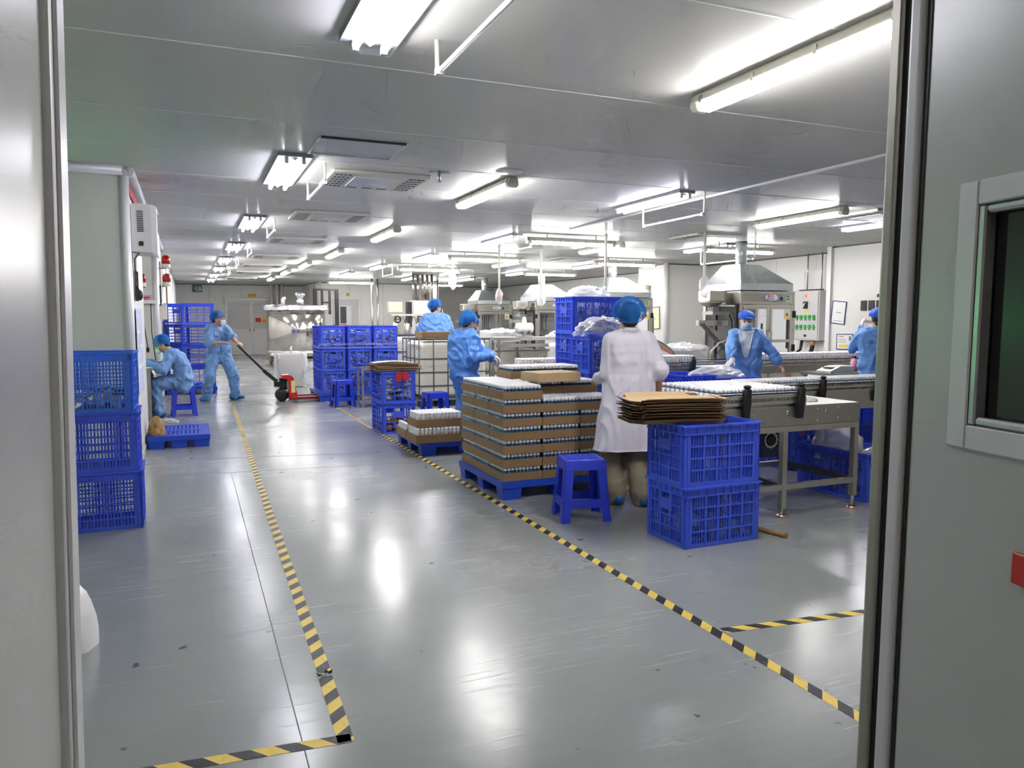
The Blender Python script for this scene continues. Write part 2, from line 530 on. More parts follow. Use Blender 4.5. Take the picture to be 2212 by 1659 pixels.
KIDS = {}
def kids(o):
    return [x for x in C.objects if x.parent == o]
def tree(o):
    """remember the parts of a prototype once (children lookups are slow)"""
    return (o, [tree(c) for c in kids(o)])
def copy_tree(t, parent=None):
    o, ch = t
    c = o.copy(); C.objects.link(c); c.parent = parent
    for x in ch: copy_tree(x, c)
    return c
def place(t, first, loc, rz, label, group=None):
    """first use moves the prototype itself, later uses copy it"""
    o = t[0] if first else copy_tree(t)
    o.location = loc; o.rotation_euler = (0, 0, rz); o['label'] = label
    if group: o['group'] = group
    return o

def share(name, me, parent, loc=(0, 0, 0), rot=(0, 0, 0)):
    o = bpy.data.objects.new(name, me); C.objects.link(o); o.parent = parent; o.location = loc; o.rotation_euler = rot
    return o

def nz(p, f=1.0, seed=0.0):
    return noise.noise(Vector((p[0] * f + seed, p[1] * f + seed * 1.7, p[2] * f - seed)))

def remesh(mb, voxel, smooth=4, fold=0.0, ff=9.0, seed=0.0, stretch=(1, 1, 1), mats='skin'):
    """fuse overlapping closed shapes into one continuous surface"""
    me = mb.mesh('tmp', mats)
    o = bpy.data.objects.new('tmp', me); C.objects.link(o)
    r = o.modifiers.new('r', 'REMESH'); r.mode = 'VOXEL'; r.voxel_size = voxel; r.use_smooth_shade = True
    if smooth:
        sm = o.modifiers.new('s', 'SMOOTH'); sm.factor = 0.6; sm.iterations = smooth
    dg = bpy.context.evaluated_depsgraph_get()
    out = bpy.data.meshes.new_from_object(o.evaluated_get(dg))
    bpy.data.objects.remove(o); bpy.data.meshes.remove(me)
    if fold:
        ns = [v.normal.copy() for v in out.vertices]
        for v, n in zip(out.vertices, ns):
            p = v.co
            q = (p.x * stretch[0], p.y * stretch[1], p.z * stretch[2])
            w = q[0] * .35 + q[2] * .5 + nz(q, 3.0, seed) * .4
            a = 1 - abs(nz((q[0] + .3 * nz(q, 4, seed + 3), q[1], q[2] + .35 * q[0]), ff, seed)) * 2.2
            b = nz(q, ff * 2.1, seed + 5)
            v.co = p + n * (fold * (0.75 * a * abs(a) + 0.5 * b - 0.2))
    out.polygons.foreach_set('use_smooth', [True] * len(out.polygons))
    out.update()
    return out

def mesh_obj(name, me, parent=None):
    o = bpy.data.objects.new(name, me); C.objects.link(o)
    if parent is not None: o.parent = parent
    return o

def text_mesh(txt, size, depth=0.001):
    cu = bpy.data.curves.new('t', 'FONT'); cu.body = txt; cu.size = size; cu.extrude = depth
    cu.align_x = 'CENTER'; cu.align_y = 'CENTER'
    o = bpy.data.objects.new('t', cu); C.objects.link(o)
    dg = bpy.context.evaluated_depsgraph_get()
    me = bpy.data.meshes.new_from_object(o.evaluated_get(dg))
    bpy.data.objects.remove(o); bpy.data.curves.remove(cu)
    return me

def lettering(name, txt, size, m, parent, loc, rot):
    me = text_mesh(txt, size)
    me.materials.clear(); me.materials.append(MATS[m])
    o = bpy.data.objects.new(name, me); C.objects.link(o); o.parent = parent; o.location = loc; o.rotation_euler = rot
    return o
FRONT = (R(90), 0, 0)          # faces -Y
SIDE = (R(90), 0, R(-90))      # faces -X
SIDEP = (R(90), 0, R(90))      # faces +X
# ------------------------------------------------------------------ the room
fl = MB().add([(-2.6, -3, 0), (12.6, -3, 0), (12.6, 33, 0), (-2.6, 33, 0)], [(0, 1, 2, 3)])
floor = struct('floor', fl, 'floor')
mat('joint', (84, 86, 86), 0.5)
mat('groove', (70, 72, 74), 0.6)
mat('seam_white', (222, 222, 220), 0.5)
for a, b in (((-0.1, 8.3), (0.9, 8.12)), ((0.9, 8.12), (2.12, 7.94)), ((0.3, 1.6), (0.3, 7.4)), ((-.3, 7.5), (2.3, 7.25))):
    MB().bar((a[0], a[1], .0004), (b[0], b[1], .0004), .004, .001).build('joint', 'joint', floor)

ceil = sroot('ceiling')
MB().box(-2.6, 12.6, -3, 33, H_CEIL + .006, H_CEIL + .05).build('backing', 'seam_white', ceil)
ys = [-3, -1.5, -.05, 1.4, 2.85, 4.25, 5.65, 6.85, 8.0]
while ys[-1] < 32.9: ys.append(min(33, ys[-1] + 1.18))
xs = [-2.6, 5.4, 12.6]
for y_ in ys[1:-1]:
    MB().box(-2.6, 12.6, y_ - .006, y_ + .006, H_CEIL - .0025, H_CEIL + .004).build('seam_bead', 'seam_white', ceil)
cm = {}
for j in range(len(ys) - 1):
    for i in range(2):
        w, d = xs[i + 1] - xs[i], ys[j + 1] - ys[j]
        key = (round(w, 3), round(d, 3))
        if key not in cm:
            cm[key] = MB().box(-w / 2 + .006, w / 2 - .006, -d / 2 + .005, d / 2 - .005, 0, .012).mesh('ceiling_panel', 'ceiling')
        share('ceiling_panel', cm[key], ceil, ((xs[i] + xs[i + 1]) / 2, (ys[j] + ys[j + 1]) / 2, H_CEIL))

def wall_run(name, pts, m='wall', h=H_CEIL, panel=1.18):
    """wall made of standing sandwich panels: pts is a plan polyline, the room lies to the right of travel"""
    root = sroot(name)
    for (x0, y0), (x1, y1) in zip(pts[:-1], pts[1:]):
        d = Vector((x1 - x0, y1 - y0, 0)); L = d.length; d.normalize()
        n = Vector((d.y, -d.x, 0))               # towards the room
        k = max(1, round(L / panel)); pw = L / k
        for i in range(k):
            a = Vector((x0, y0, 0)) + d * (i * pw + .003); b = Vector((x0, y0, 0)) + d * ((i + 1) * pw - .003)
            a2, b2 = a - n * .05, b - n * .05
            MB().add([a, b, b2, a2, a + Vector((0, 0, h)), b + Vector((0, 0, h)), b2 + Vector((0, 0, h)), a2 + Vector((0, 0, h))],
                     [(0, 3, 2, 1), (4, 5, 6, 7), (0, 1, 5, 4), (1, 2, 6, 5), (2, 3, 7, 6), (3, 0, 4, 7)]).build('wall_panel', m, root)
        s = Vector((x0, y0, 0)) - n * .02; e = Vector((x1, y1, 0)) - n * .02
        MB().bar(s + Vector((0, 0, h / 2)), e + Vector((0, 0, h / 2)), .016, h).build('wall_core', 'groove', root)
        MB().bar(Vector((x0, y0, .03)) + n * .004, Vector((x1, y1, .03)) + n * .004, .012, .06).build('skirting_strip', 'wall_grey', root)
        MB().bar(Vector((x0, y0, h - .012)) + n * .006, Vector((x1, y1, h - .012)) + n * .006, .014, .024).build('top_strip', 'dark_grey', root)
    return root

wall_left = wall_run('wall_left', [(-2.5, 1.46), (-2.5, 7.85), (-.5, 7.85), (-.5, 9.9), (-1.25, 9.9), (-1.25, 14.0), (-.5, 14.0), (-.5, 32.3)])
wall_back = wall_run('wall_back', [(-.5, 32.3), (4.3, 32.3), (4.3, 29.2), (8.2, 29.2), (8.2, 31.0), (12.2, 31.0)])
wall_right = wall_run('wall_right', [(12.2, 31.0), (12.2, 17.3), (10.9, 17.3), (10.9, 16.0), (12.2, 16.0), (12.2, 11.2), (11.35, 11.2), (11.35, 1.46)])
# rounded white corner posts and ceiling coving of the left blocks
trims = sroot('trim_1')
def post(x, y, r=.05, h=H_CEIL):
    MB().tube([(x, y, 0), (x, y, h)], r, 14).build('corner_post', 'alu_white', trims)
for x, y in ((-.53, 7.88), (-.53, 14.03), (10.93, 16.03)): post(x, y)
for y in (16.6, 19.5, 22.5, 26.0, 29.5): post(-.5, y, .035)
def cove(p, q):
    MB().tube([p, q], .05, 10).build('coving', 'alu_white', trims)
cove((-2.5, 7.83, 2.77), (-.53, 7.83, 2.77)); cove((-.48, 7.85, 2.77), (-.48, 9.9, 2.77))
cove((-1.2, 13.98, 2.77), (-.5, 13.98, 2.77)); cove((-.48, 14.0, 2.77), (-.48, 16.0, 2.77))
MB().box(11.3, 11.36, 11.12, 11.22, 0, H_CEIL).build('corner_strip', 'alu_white', trims)

# the wall with the double doorway, seen edge on from the lobby
wf = sroot('wall_front')
MB().box(-2.6, -.235, 1.36, 1.46, 0, H_CEIL).build('wall_panel', 'wall', wf)
MB().box(1.71, 12.6, 1.36, 1.46, 0, H_CEIL).build('wall_panel', 'wall', wf)
MB().box(-.235, 1.73, 1.36, 1.46, 2.36, H_CEIL).build('wall_panel', 'wall', wf)
lob = sroot('wall_lobby')
for a in ((-1.7, -1.62, -3, 1.3), (3.2, 3.28, -3, 1.3)): MB().box(a[0], a[1], a[2], a[3], 0, H_CEIL).build('wall_panel', 'wall_grey', lob)
MB().box(-1.7, 3.28, -3.06, -3, 0, H_CEIL).build('wall_panel', 'wall_grey', lob)

fr = sroot('trim_2')
def roll_shear(mb, k):
    # door frame and leaves sheared sideways with height, in place of camera roll
    mb.v = [(x + (z - 1.42) * k, y, z) for x, y, z in mb.v]; return mb
def jamb(x0, x1, s):
    roll_shear(MB().box(x0, x1, 1.31, 1.46, 0, 2.36), .018).build('door_jamb', 'alu_white', fr, bevel=.006, seg=2)
jamb(-.235, -.182, 1)
roll_shear(MB().box(-.184, -.176, 1.335, 1.352, 0, 2.34), .018).build('jamb_bead', 'alu_white', fr, bevel=.003)
# right jamb: bright leading edge, dark seal groove, wide cover profile
roll_shear(MB().box(1.652, 1.71, 1.43, 1.465, 0, 2.36), .01).build('door_jamb', 'steel_dull', fr, bevel=.008, seg=2)
roll_shear(MB().box(1.664, 1.71, 1.412, 1.43, 0, 2.36), .01).build('seal', 'rubber', fr)
roll_shear(MB().box(1.654, 1.71, 1.372, 1.412, 0, 2.36), .01).build('door_jamb', 'alu_white', fr, bevel=.01, seg=3)
MB().box(-.187, 1.672, 1.31, 1.46, 2.32, 2.36).build('door_head', 'alu', fr)

def leaf(name, hinge, dirv, face_n, win):
    d = Vector(dirv).normalized(); n = Vector(face_n).normalized()
    M = Matrix((( d.x, -n.x, 0), (d.y, -n.y, 0), (0, 0, 1)))     # local x along leaf, local -y = visible face
    root = sroot(name)
    def part(nm, x0, x1, y0, y1, z0, z1, m, bev=0):
        mb = MB().box(x0, x1, y0, y1, z0, z1)
        mb.v = [tuple(M @ Vector(v) + Vector((hinge[0], hinge[1], 0))) for v in mb.v]
        roll_shear(mb, .01 if win else .018)
        if M.determinant() < 0: mb.f = [tuple(reversed(f)) for f in mb.f]
        return mb.build(nm, m, root, bevel=bev)
    T = .045; W = .9; z0, z1 = 1.18, 1.675; wx0, wx1 = .176, .57
    if not win:
        part('leaf_panel', 0, W, 0, T, .01, 2.31, 'door_paint', .004)
        part('leaf_edge', -.004, 0, .004, T + .002, .01, 2.31, 'rubber')
    else:
        part('leaf_panel', 0, wx0, 0, T, .01, 2.31, 'door_paint')
        part('leaf_panel', wx1, W, 0, T, .01, 2.31, 'door_paint')
        part('leaf_panel', wx0, wx1, 0, T, .01, z0, 'door_paint')
        part('leaf_panel', wx0, wx1, 0, T, z1, 2.31, 'door_paint')
        part('leaf_edge', -.008, 0, -.003, T, .01, 2.31, 'rubber')
        pane = part('pane', wx0, wx1, .028, .034, z0, z1, 'door_glass')
        for a in ((wx0 - .055, wx0 + .0, z0 - .055, z1 + .055), (wx1, wx1 + .055, z0 - .055, z1 + .055)):
            part('window_frame', a[0], a[1], -.008, 0, a[2], a[3], 'alu_white', .003)
        for a in ((z0 - .055, z0), (z1, z1 + .055)):
            part('window_frame', wx0, wx1, -.008, 0, a[0], a[1], 'alu_white', .003)
        for a in ((wx0, wx0 + .02, z0, z1),):
            part('reveal', a[0], a[1], -.004, .028, a[2], a[3], 'alu', .004)
        part('reveal', wx0 + .02, wx1, -.004, .028, z0, z0 + .02, 'alu', .006)
        part('reveal', wx0 + .02, wx1, -.004, .028, z1 - .02, z1, 'alu', .006)
        part('push_plate', .324, .39, -.012, 0, .862, .93, 'red', .003)
        part('lock_case', .5, .6, -.01, 0, .95, 1.1, 'steel')
    return root
leaf('door_1', (-.194, 1.305), (-.02, -1), (1, 0, 0), False)
leaf('door_2', (1.666, 1.355), (-.19, -.98), (-.98, .19, 0), True)

# ------------------------------------------------------------------ far doors, windows and signs on the walls
def far_door(name, x0, x1, y, leaves, h=2.25, window=False):
    root = sroot(name)
    MB().box(x0, x0 + .07, y - .05, y, 0, h).build('door_frame', 'alu_white', root)
    MB().box(x1 - .07, x1, y - .05, y, 0, h).build('door_frame', 'alu_white', root)
    MB().box(x0 + .07, x1 - .07, y - .05, y, h - .07, h).build('door_frame', 'alu_white', root)
    n = leaves; w = (x1 - x0 - .14) / n
    for i in range(n):
        a = x0 + .07 + i * w
        MB().box(a + .006, a + w - .006, y - .03, y - .005, .01, h - .075).build('door_leaf', 'wall_grey' if window else 'wall', root)
        if not window:
            MB().box(a + .05, a + w - .05, y - .036, y - .03, 1.05, h - .14).build('door_panel', 'wall_grey', root)
        MB().cb((a + (w - .08 if i == 0 else .08), y - .05, 1.0), (.03, .05, .09)).build('door_handle', 'dark_grey', root)
        if n > 1 and i: MB().box(a - .012, a + .012, y - .044, y - .03, .01, h - .075).build('meeting_strip', 'alu_white', root)
    if window:
        cx = (x0 + x1) / 2
        MB().box(cx - .24, cx + .24, y - .04, y - .03, 1.22, 1.95).build('window_frame', 'alu_white', root)
        MB().box(cx - .19, cx + .04, y - .044, y - .04, 1.27, 1.90).build('pane', 'dark_grey', root)
        MB().box(cx + .04, cx + .19, y - .044, y - .04, 1.27, 1.90).build('pane', 'wall', root)
    return root
far_door('door_3', 1.26, 3.25, 32.3, 2)
far_door('door_4', 4.86, 5.98, 29.2, 1, window=True)
def sign(name, label, c, w, h, m, face, cat='sign', marks=()):
    """thin plate; face: rotation of its front; marks: (x, z, w, h, material) raised print"""
    t = thing(name, label, cat, c)
    t.rotation_euler = (0, 0, face)
    MB().box(-w / 2, w / 2, 0, .012, -h / 2, h / 2).build('plate', m, t)
    for x, z, a, b, mm in marks:
        MB().box(x - a / 2, x + a / 2, -.003, 0, z - b / 2, z + b / 2).build('print', mm, t)
    return t
def glyphs(x0, x1, z, n, h, m):
    out = []; w = (x1 - x0) / n
    for i in range(n):
        cx = x0 + w * (i + .5)
        out += [(cx, z + h * .36, w * .7, h * .14, m), (cx, z - h * .05, w * .66, h * .13, m), (cx, z - h * .42, w * .74, h * .12, m), (cx - w * .08, z, w * .13, h * .9, m)]
    return out
sign('door_sign', 'yellow nameplate above the far double door', (2.3, 32.26, 2.38), .34, .13, 'yellow', 0, marks=glyphs(-.14, .14, 0, 3, .09, 'red_dark'))
sign('door_sign', 'cream and yellow nameplate above the single door with a window', (5.44, 29.16, 2.36), .34, .13, 'cream', 0, marks=[(.09, 0, .13, .12, 'yellow')] + glyphs(.03, .15, 0, 3, .07, 'red_dark'))
sign('exit_sign', 'teal running-figure sign on the far wall below the ceiling', (.27, 32.26, 2.62), .36, .28, 'teal_sign', 0,
     marks=[(-.02, .06, .05, .05, 'paper'), (-.03, -.02, .05, .12, 'paper'), (.02, -.08, .12, .03, 'paper'), (-.08, .01, .1, .03, 'paper'), (.1, 0, .07, .16, 'paper'), (.12, -.02, .14, .03, 'paper')])
sign('warning_placard', 'red and yellow placard on the closed leaf of the far double door', (2.62, 32.24, 1.4), .46, .17, 'yellow', 0, marks=[(-.115, 0, .21, .16, 'red')] + glyphs(-.2, -.03, 0, 2, .08, 'paper') + [(.1, -.02, .12, .07, 'orange')])
sign('warning_placard', 'red placard low on the single door behind the stacked crates', (5.2, 29.13, 1.15), .5, .15, 'red', 0, marks=[(-.02, 0, .12, .12, 'yellow')])
sign('light_switch', 'small cream switch plate beside the single far door', (6.2, 29.17, 1.28), .12, .12, 'cream', 0, 'switch', [(0, 0, .05, .07, 'paper')])
# dark window on the right wall far back
wr = sroot('window_1')
MB().box(12.13, 12.2, 25.6, 27.6, 1.1, 2.35).build('window_frame', 'dark_grey', wr)
MB().box(12.11, 12.13, 25.7, 27.5, 1.2, 2.25).build('pane', 'door_glass', wr)

# ------------------------------------------------------------------ floor tape
def tape(a, b, label, w=.055):
    a = Vector((a[0], a[1], 0)); b = Vector((b[0], b[1], 0)); L = (b - a).length
    n = max(4, int(L / .12)); vs = []; fs = []
    for i in range(n + 1):
        x = L * i / n; j = .0022 * nz((x, a.x, 1), 1.7)
        vs += [(x, -w / 2 + j, .0012), (x, w / 2 + j, .0012), (x, -w / 2 + j, 0), (x, w / 2 + j, 0)]
    for i in range(n):
        o = i * 4
        fs += [(o, o + 4, o + 5, o + 1), (o, o + 2, o + 6, o + 4), (o + 1, o + 5, o + 7, o + 3)]
    o = MB().add(vs, fs).build('floor_tape', 'tape')
    o.location = a; o.rotation_euler = (0, 0, math.atan2(b.y - a.y, b.x - a.x))
    return tag(o, label, 'tape', 'hazard tape on the floor')
tape((.435, 2.475), (.448, 2.98), 'short end piece of yellow-black tape at the near corner of the aisle')
tape((.449, 3.02), (.60, 13.4), 'long yellow-black tape line nearer the desk, running down the aisle')
tape((.455, 2.49), (-1.4, 2.66), 'yellow-black tape crossing toward the door frame at the near aisle corner')
tape((2.16, 1.5), (2.13, 13.0), 'long yellow-black tape line passing in front of the pallets')
tape((2.13, 13.05), (2.44, 31.8), 'far yellow-black tape line running to the back doors')
tape((2.2, 2.725), (4.6, 2.47), 'yellow-black tape branching off toward the conveyor side')
mb = MB()
for i in range(7):
    a = i * .9
    mb.add([(.448 + .03 * math.cos(a), 3.0 + .012 * math.sin(a), .001), (.448 + .035 * math.cos(a + .4), 3.0 + .02 * math.sin(a + .4), .012), (.448 + .012 * math.cos(a + .9), 3.0 + .01 * math.sin(a + .9), .002)], [(0, 1, 2)])
tag(mb.build('tape_scrap', 'black'), 'torn crumpled black tape scrap where the aisle tape is broken', 'tape scrap')
# ------------------------------------------------------------------ ceiling lamps
def make_batten(L, label):
    """sealed batten lamp: grey housing, clear bowl with two tubes, clips; long axis local Y"""
    t = thing('batten_lamp', label, 'ceiling lamp', (0, 0, H_CEIL))
    h = L / 2
    hous = MB()
    prof = [(-.035, 0), (-.05, -.012), (-.066, -.05), (-.066, -.06), (.066, -.06), (.066, -.05), (.05, -.012), (.035, 0)]
    hous.prism(prof, -h + .03, h - .03)
    for s in (-1, 1):
        hous.prism([(x * .8, z * (.9 if z > -.055 else 1)) for x, z in prof], s * (h - .03), s * h) if s > 0 else hous.prism([(x * .8, z) for x, z in prof], -h, -h + .03)
    hous.build('housing', 'lamp_grey', t)
    bowl = MB().prism([(-.06, -.06), (-.058, -.085), (-.04, -.108), (.04, -.108), (.058, -.085), (.06, -.06)], -h + .075, h - .075)
    bowl.build('diffuser', 'tube_light', t)
    for s in (-1, 1):
        e = MB(); y0, y1 = (h - .075, h - .012) if s > 0 else (-h + .012, -h + .075)
        e.prism([(-.06, -.06), (-.058, -.083), (-.04, -.104), (.04, -.104), (.058, -.083), (.06, -.06)], y0, y1)
        e.build('end_cap', 'cream', t)
    for k in range(4):
        y = -h + .12 + k * (L - .24) / 3
        for s in (-1, 1):
            MB().box(s * .066 - .004, s * .066 + .004, y - .012, y + .012, -.072, -.03).build('clip', 'steel_dull', t)
    return t

def make_panel(L, label, W=.28, cool=True, detail=True):
    """clean-room lamp: white tray with two tubes under a clear prismatic cover; long axis local Y"""
    t = thing('tube_panel_lamp', label, 'ceiling lamp', (0, 0, H_CEIL))
    h = L / 2; w = W / 2
    MB().box(-w, w, -h, h, -.03, 0).build('tray', 'lamp_tray', t)
    MB().prism([(-.03, -.031), (0, -.055), (.03, -.031)], -h + .05, h - .05).build('reflector', 'alu_white', t)
    for i, s in enumerate((-1, 1)):
        MB().tube([(s * w * .5, -h + .06, -.058), (s * w * .5, h - .06, -.058)], .019, 8).build('tube', 'tube_cool' if (cool and s < 0) else 'tube_light', t)
        for e in (-1, 1):
            MB().cb((s * w * .5, e * (h - .04), -.055), (.03, .03, .05)).build('lamp_holder', 'cream', t)
    if detail:
        c = MB(); cw = w - .012; ch = h - .012
        vs = [(-cw, -ch, -.03), (cw, -ch, -.03), (cw, ch, -.03), (-cw, ch, -.03), (-cw + .03, -ch + .03, -.09), (cw - .03, -ch + .03, -.09), (cw - .03, ch - .03, -.09), (-cw + .03, ch - .03, -.09)]
        c.add(vs, [(4, 7, 6, 5), (0, 1, 5, 4), (1, 2, 6, 5), (2, 3, 7, 6), (3, 0, 4, 7)])
        c.build('cover', 'acrylic', t)
    return t

pan = [(.85, 3.1, 1.5), (.85, 7.4, 1.5), (.83, 11.45, 1.5), (.8, 15.3, 1.5), (.76, 18.7, 1.5), (.74, 22.0, 1.5), (.71, 25.2, 1.5), (.69, 28.2, 1.5)]
words = ['nearest', 'second', 'third', 'fourth', 'fifth', 'sixth', 'seventh', 'last']
pt = None
for i, (x, y, L) in enumerate(pan):
    lab = f'{words[i]} wide twin-tube lamp in the ceiling row above the desk side of the aisle'
    if pt is None:
        o = make_panel(L, lab); pt = tree(o); place(pt, True, (x, y, H_CEIL), 0, lab, 'wide twin-tube lamps over the aisle')
    else: place(pt, False, (x, y, H_CEIL), 0, lab, 'wide twin-tube lamps over the aisle')
bat = [(2.95, 3.22, 'nearest'), (2.92, 7.7, 'second'), (2.85, 11.9, 'third'), (2.72, 15.7, 'fourth'), (2.6, 19.1, 'fifth'), (2.5, 22.3, 'sixth'), (2.44, 25.9, 'seventh')]
bt = None
for x, y, wd in bat:
    lab = f'{wd} sealed batten lamp in the ceiling row above the pallets'
    if bt is None:
        bt = tree(make_batten(1.62, lab)); place(bt, True, (x, y, H_CEIL), 0, lab, 'batten lamps along the aisle')
    else: place(bt, False, (x, y, H_CEIL), 0, lab, 'batten lamps along the aisle')
more = [(7.42, 7.9, 0, 'sealed batten lamp near the door side, above the woman with the surgical mask'),
        (7.14, 12.65, 0, 'sealed batten lamp between the two hoods, running down the hall'),
        (6.96, 16.9, 0, 'sealed batten lamp running down the hall beside the second hood'),
        (6.8, 20.7, 0, 'sealed batten lamp running down the hall beside the third hood'),
        (6.54, 24.1, 0, 'sealed batten lamp running down the hall near the cabinet wall'),
        (5.78, 11.2, 1, 'sealed batten lamp hung crosswise, nearest above the packing tables'),
        (5.67, 14.9, 1, 'sealed batten lamp hung crosswise, second above the packing tables'),
        (5.55, 18.5, 1, 'sealed batten lamp hung crosswise, third above the packing tables'),
        (9.26, 11.3, 1, 'sealed batten lamp hung crosswise in front of the nearest hood duct'),
        (9.12, 15.0, 1, 'sealed batten lamp hung crosswise in front of the second hood duct'),
        (9.2, 19.1, 1, 'sealed batten lamp hung crosswise in front of the third hood duct'),
        (8.5, 26.7, 1, 'sealed batten lamp hung crosswise at the far electrical cabinet'),
        (5.05, 26.0, 1, 'sealed batten lamp hung crosswise in front of the single far door')]
for x, y, cr, lab in more:
    z = H_CEIL - (.07 if cr else 0)
    o = place(bt, False, (x, y, z), R(90) if cr else 0, lab, 'batten lamps over the machines')
    if cr:
        for s in (-1, 1): MB().bar((.0, s * .45, 0), (.0, s * .45, .07), .02).build('hanger', 'steel_dull', o)
nar = [(4.95, 7.6, 'narrow twin-tube lamp with a bare rod beside it, nearest of its row'), (4.9, 12.1, 'narrow bluish twin-tube lamp, second of its row over the tables'),
       (4.74, 16.1, 'narrow bluish twin-tube lamp, third of its row over the tables'), (4.5, 19.6, 'narrow bluish twin-tube lamp, fourth of its row over the tables'),
       (4.33, 22.9, 'narrow bluish twin-tube lamp, last of its row before the far door'), (9.33, 17.2, 'narrow bluish lamp beside the second hood duct'),
       (8.86, 20.7, 'narrow bluish lamp beside the third hood duct'), (8.57, 24.3, 'narrow bluish lamp beside the farthest hood duct'),
       (9.08, 12.0, 'narrow bluish lamp with bent conduit beside the nearest hood duct'), (9.05, 8.0, 'narrow lamp cut by the door frame above the woman at the wall')]
nt_ = None
for x, y, lab in nar:
    if nt_ is None:
        nt_ = tree(make_panel(1.4, lab, W=.2, detail=False)); place(nt_, True, (x, y, H_CEIL), 0, lab, 'narrow twin-tube lamps')
    else: place(nt_, False, (x, y, H_CEIL), 0, lab, 'narrow twin-tube lamps')

def rod(x, y, L, label, drop=.16):
    t = thing('hanging_tube', label, 'tube', (x, y, H_CEIL), 0, 'bare tubes hung beside the lamps')
    h = L / 2
    MB().tube([(0, -h, -drop), (0, h, -drop)], .013, 8).build('tube', 'white_plastic', t)
    for s in (-1, 1):
        MB().tube([(0, s * h, -drop), (0, s * (h + .03), -drop + .03), (0, s * (h + .035), 0)], .011, 8).build('elbow', 'cream', t)
        MB().cb((0, s * h, -drop), (.035, .04, .035)).build('end_cap', 'white_plastic', t)
rod(1.17, 3.05, 1.3, 'bare white tube hung beside the nearest wide lamp')
rod(1.14, 7.5, 1.0, 'bare white tube hung beside the second wide lamp')
rod(1.10, 11.5, 1.0, 'bare white tube hung beside the third wide lamp')
rod(1.07, 15.3, 1.0, 'bare white tube hung beside the fourth wide lamp')
rod(1.03, 18.7, 1.0, 'bare white tube hung beside the fifth wide lamp')
rod(1.0, 22.0, 1.0, 'bare white tube hung beside the sixth wide lamp')
rod(5.17, 7.5, 1.15, 'bare white tube hung beside the nearest narrow lamp', .24)
rod(5.15, 12.0, 1.1, 'bare white tube hung beside the second narrow lamp', .2)
rod(5.0, 16.1, 1.1, 'bare white tube hung beside the third narrow lamp', .2)
rod(4.75, 19.6, 1.0, 'bare white tube hung beside the fourth narrow lamp', .24)
rod(9.3, 11.7, 1.5, 'bare white conduit bent toward the nearest hood', .3)

# ------------------------------------------------------------------ ceiling cassettes, hatch, detector, sprinkler
def make_cassette(W, D, label):
    t = thing('air_cassette', label, 'air conditioner', (0, 0, H_CEIL))
    w, d = W / 2, D / 2
    MB().box(-w, w, -d, d, -.035, 0).build('panel', 'ac_white', t, bevel=.01)
    MB().box(-w * .5, w * .46, -d * .62, d * .62, -.042, -.035).build('intake_grille', 'wall_grey', t)
    for s in (-1, 1):
        m = MB()
        for i in range(6):
            for j in range(4):
                cx = s * (w * .62 + j * w * .085); cy = -d * .72 + i * d * .29
                m.box(cx - w * .028, cx + w * .028, cy - d * .07, cy + d * .07, -.037, -.0345)
        g = m.build('vent_slots', 'dark_grey', t); g['kind'] = 'stuff'
    for k in range(3):
        MB().box(-w * .42 + k * w * .32, -w * .22 + k * w * .32, d * .68, d * .86, -.038, -.034).build('louvre', 'dark_grey', t)
    return t
cas = [(1.71, 7.57, 'nearest ceiling air cassette with slotted ends, beside the second wide lamp'), (1.73, 10.4, 'second ceiling air cassette along the aisle'),
       (1.74, 13.75, 'third ceiling air cassette along the aisle'), (1.75, 17.4, 'fourth ceiling air cassette along the aisle'),
       (1.7, 20.4, 'fifth ceiling air cassette along the aisle'), (1.7, 23.4, 'sixth ceiling air cassette along the aisle'), (1.6, 27, 'last ceiling air cassette along the aisle'),
       (7.95, 10.55, 'ceiling air cassette in front of the nearest hood'), (8.0, 15.5, 'ceiling air cassette above the second hood'), (8.4, 7.5, 'ceiling air cassette cut by the door frame')]
ct = None
for x, y, lab in cas:
    if ct is None:
        ct = tree(make_cassette(.94, .84, lab)); place(ct, True, (x, y, H_CEIL), 0, lab, 'ceiling air cassettes')
    else: place(ct, False, (x, y, H_CEIL), 0, lab, 'ceiling air cassettes')
t = thing('access_hatch', 'flat grey access hatch in the ceiling before the nearest air cassette', 'hatch', (1.28, 6.26, H_CEIL))
MB().box(-.33, .33, -.29, .29, -.006, 0).build('panel', 'wall_grey', t)
for a in ((-.35, -.33, -.31, .31), (.33, .35, -.31, .31)): MB().box(*a, -.016, 0).build('frame', 'alu', t)
MB().box(-.33, .33, -.31, -.29, -.016, 0).build('frame', 'dark', t); MB().box(-.33, .33, .29, .31, -.016, 0).build('frame', 'alu', t)
t = thing('ceiling_cap', 'round cream blanking cap on the ceiling above the second batten lamp', 'cap', (2.79, 6.68, H_CEIL))
MB().lathe([(.0, -.022), (.09, -.02), (.13, -.006), (.13, 0)], 24).build('disc', 'cream', t)
t = thing('sprinkler', 'small steel sprinkler stub with a cross bracket on the ceiling', 'sprinkler', (2.19, 6.95, H_CEIL))
MB().tube([(0, 0, 0), (0, 0, -.1)], .016, 10).build('pipe_stub', 'steel', t)
MB().bar((-.1, 0, -.01), (.1, 0, -.01), .02, .015).build('bracket', 'alu', t)
# open cable channel along the ceiling seam
t = thing('cable_channel', 'slim white cable channel along the ceiling seam toward the machines', 'cable channel', (5.4, 6.0, H_CEIL))
MB().box(-.02, .02, -4.2, 4.5, -.02, 0).build('channel', 'paint_white', t)
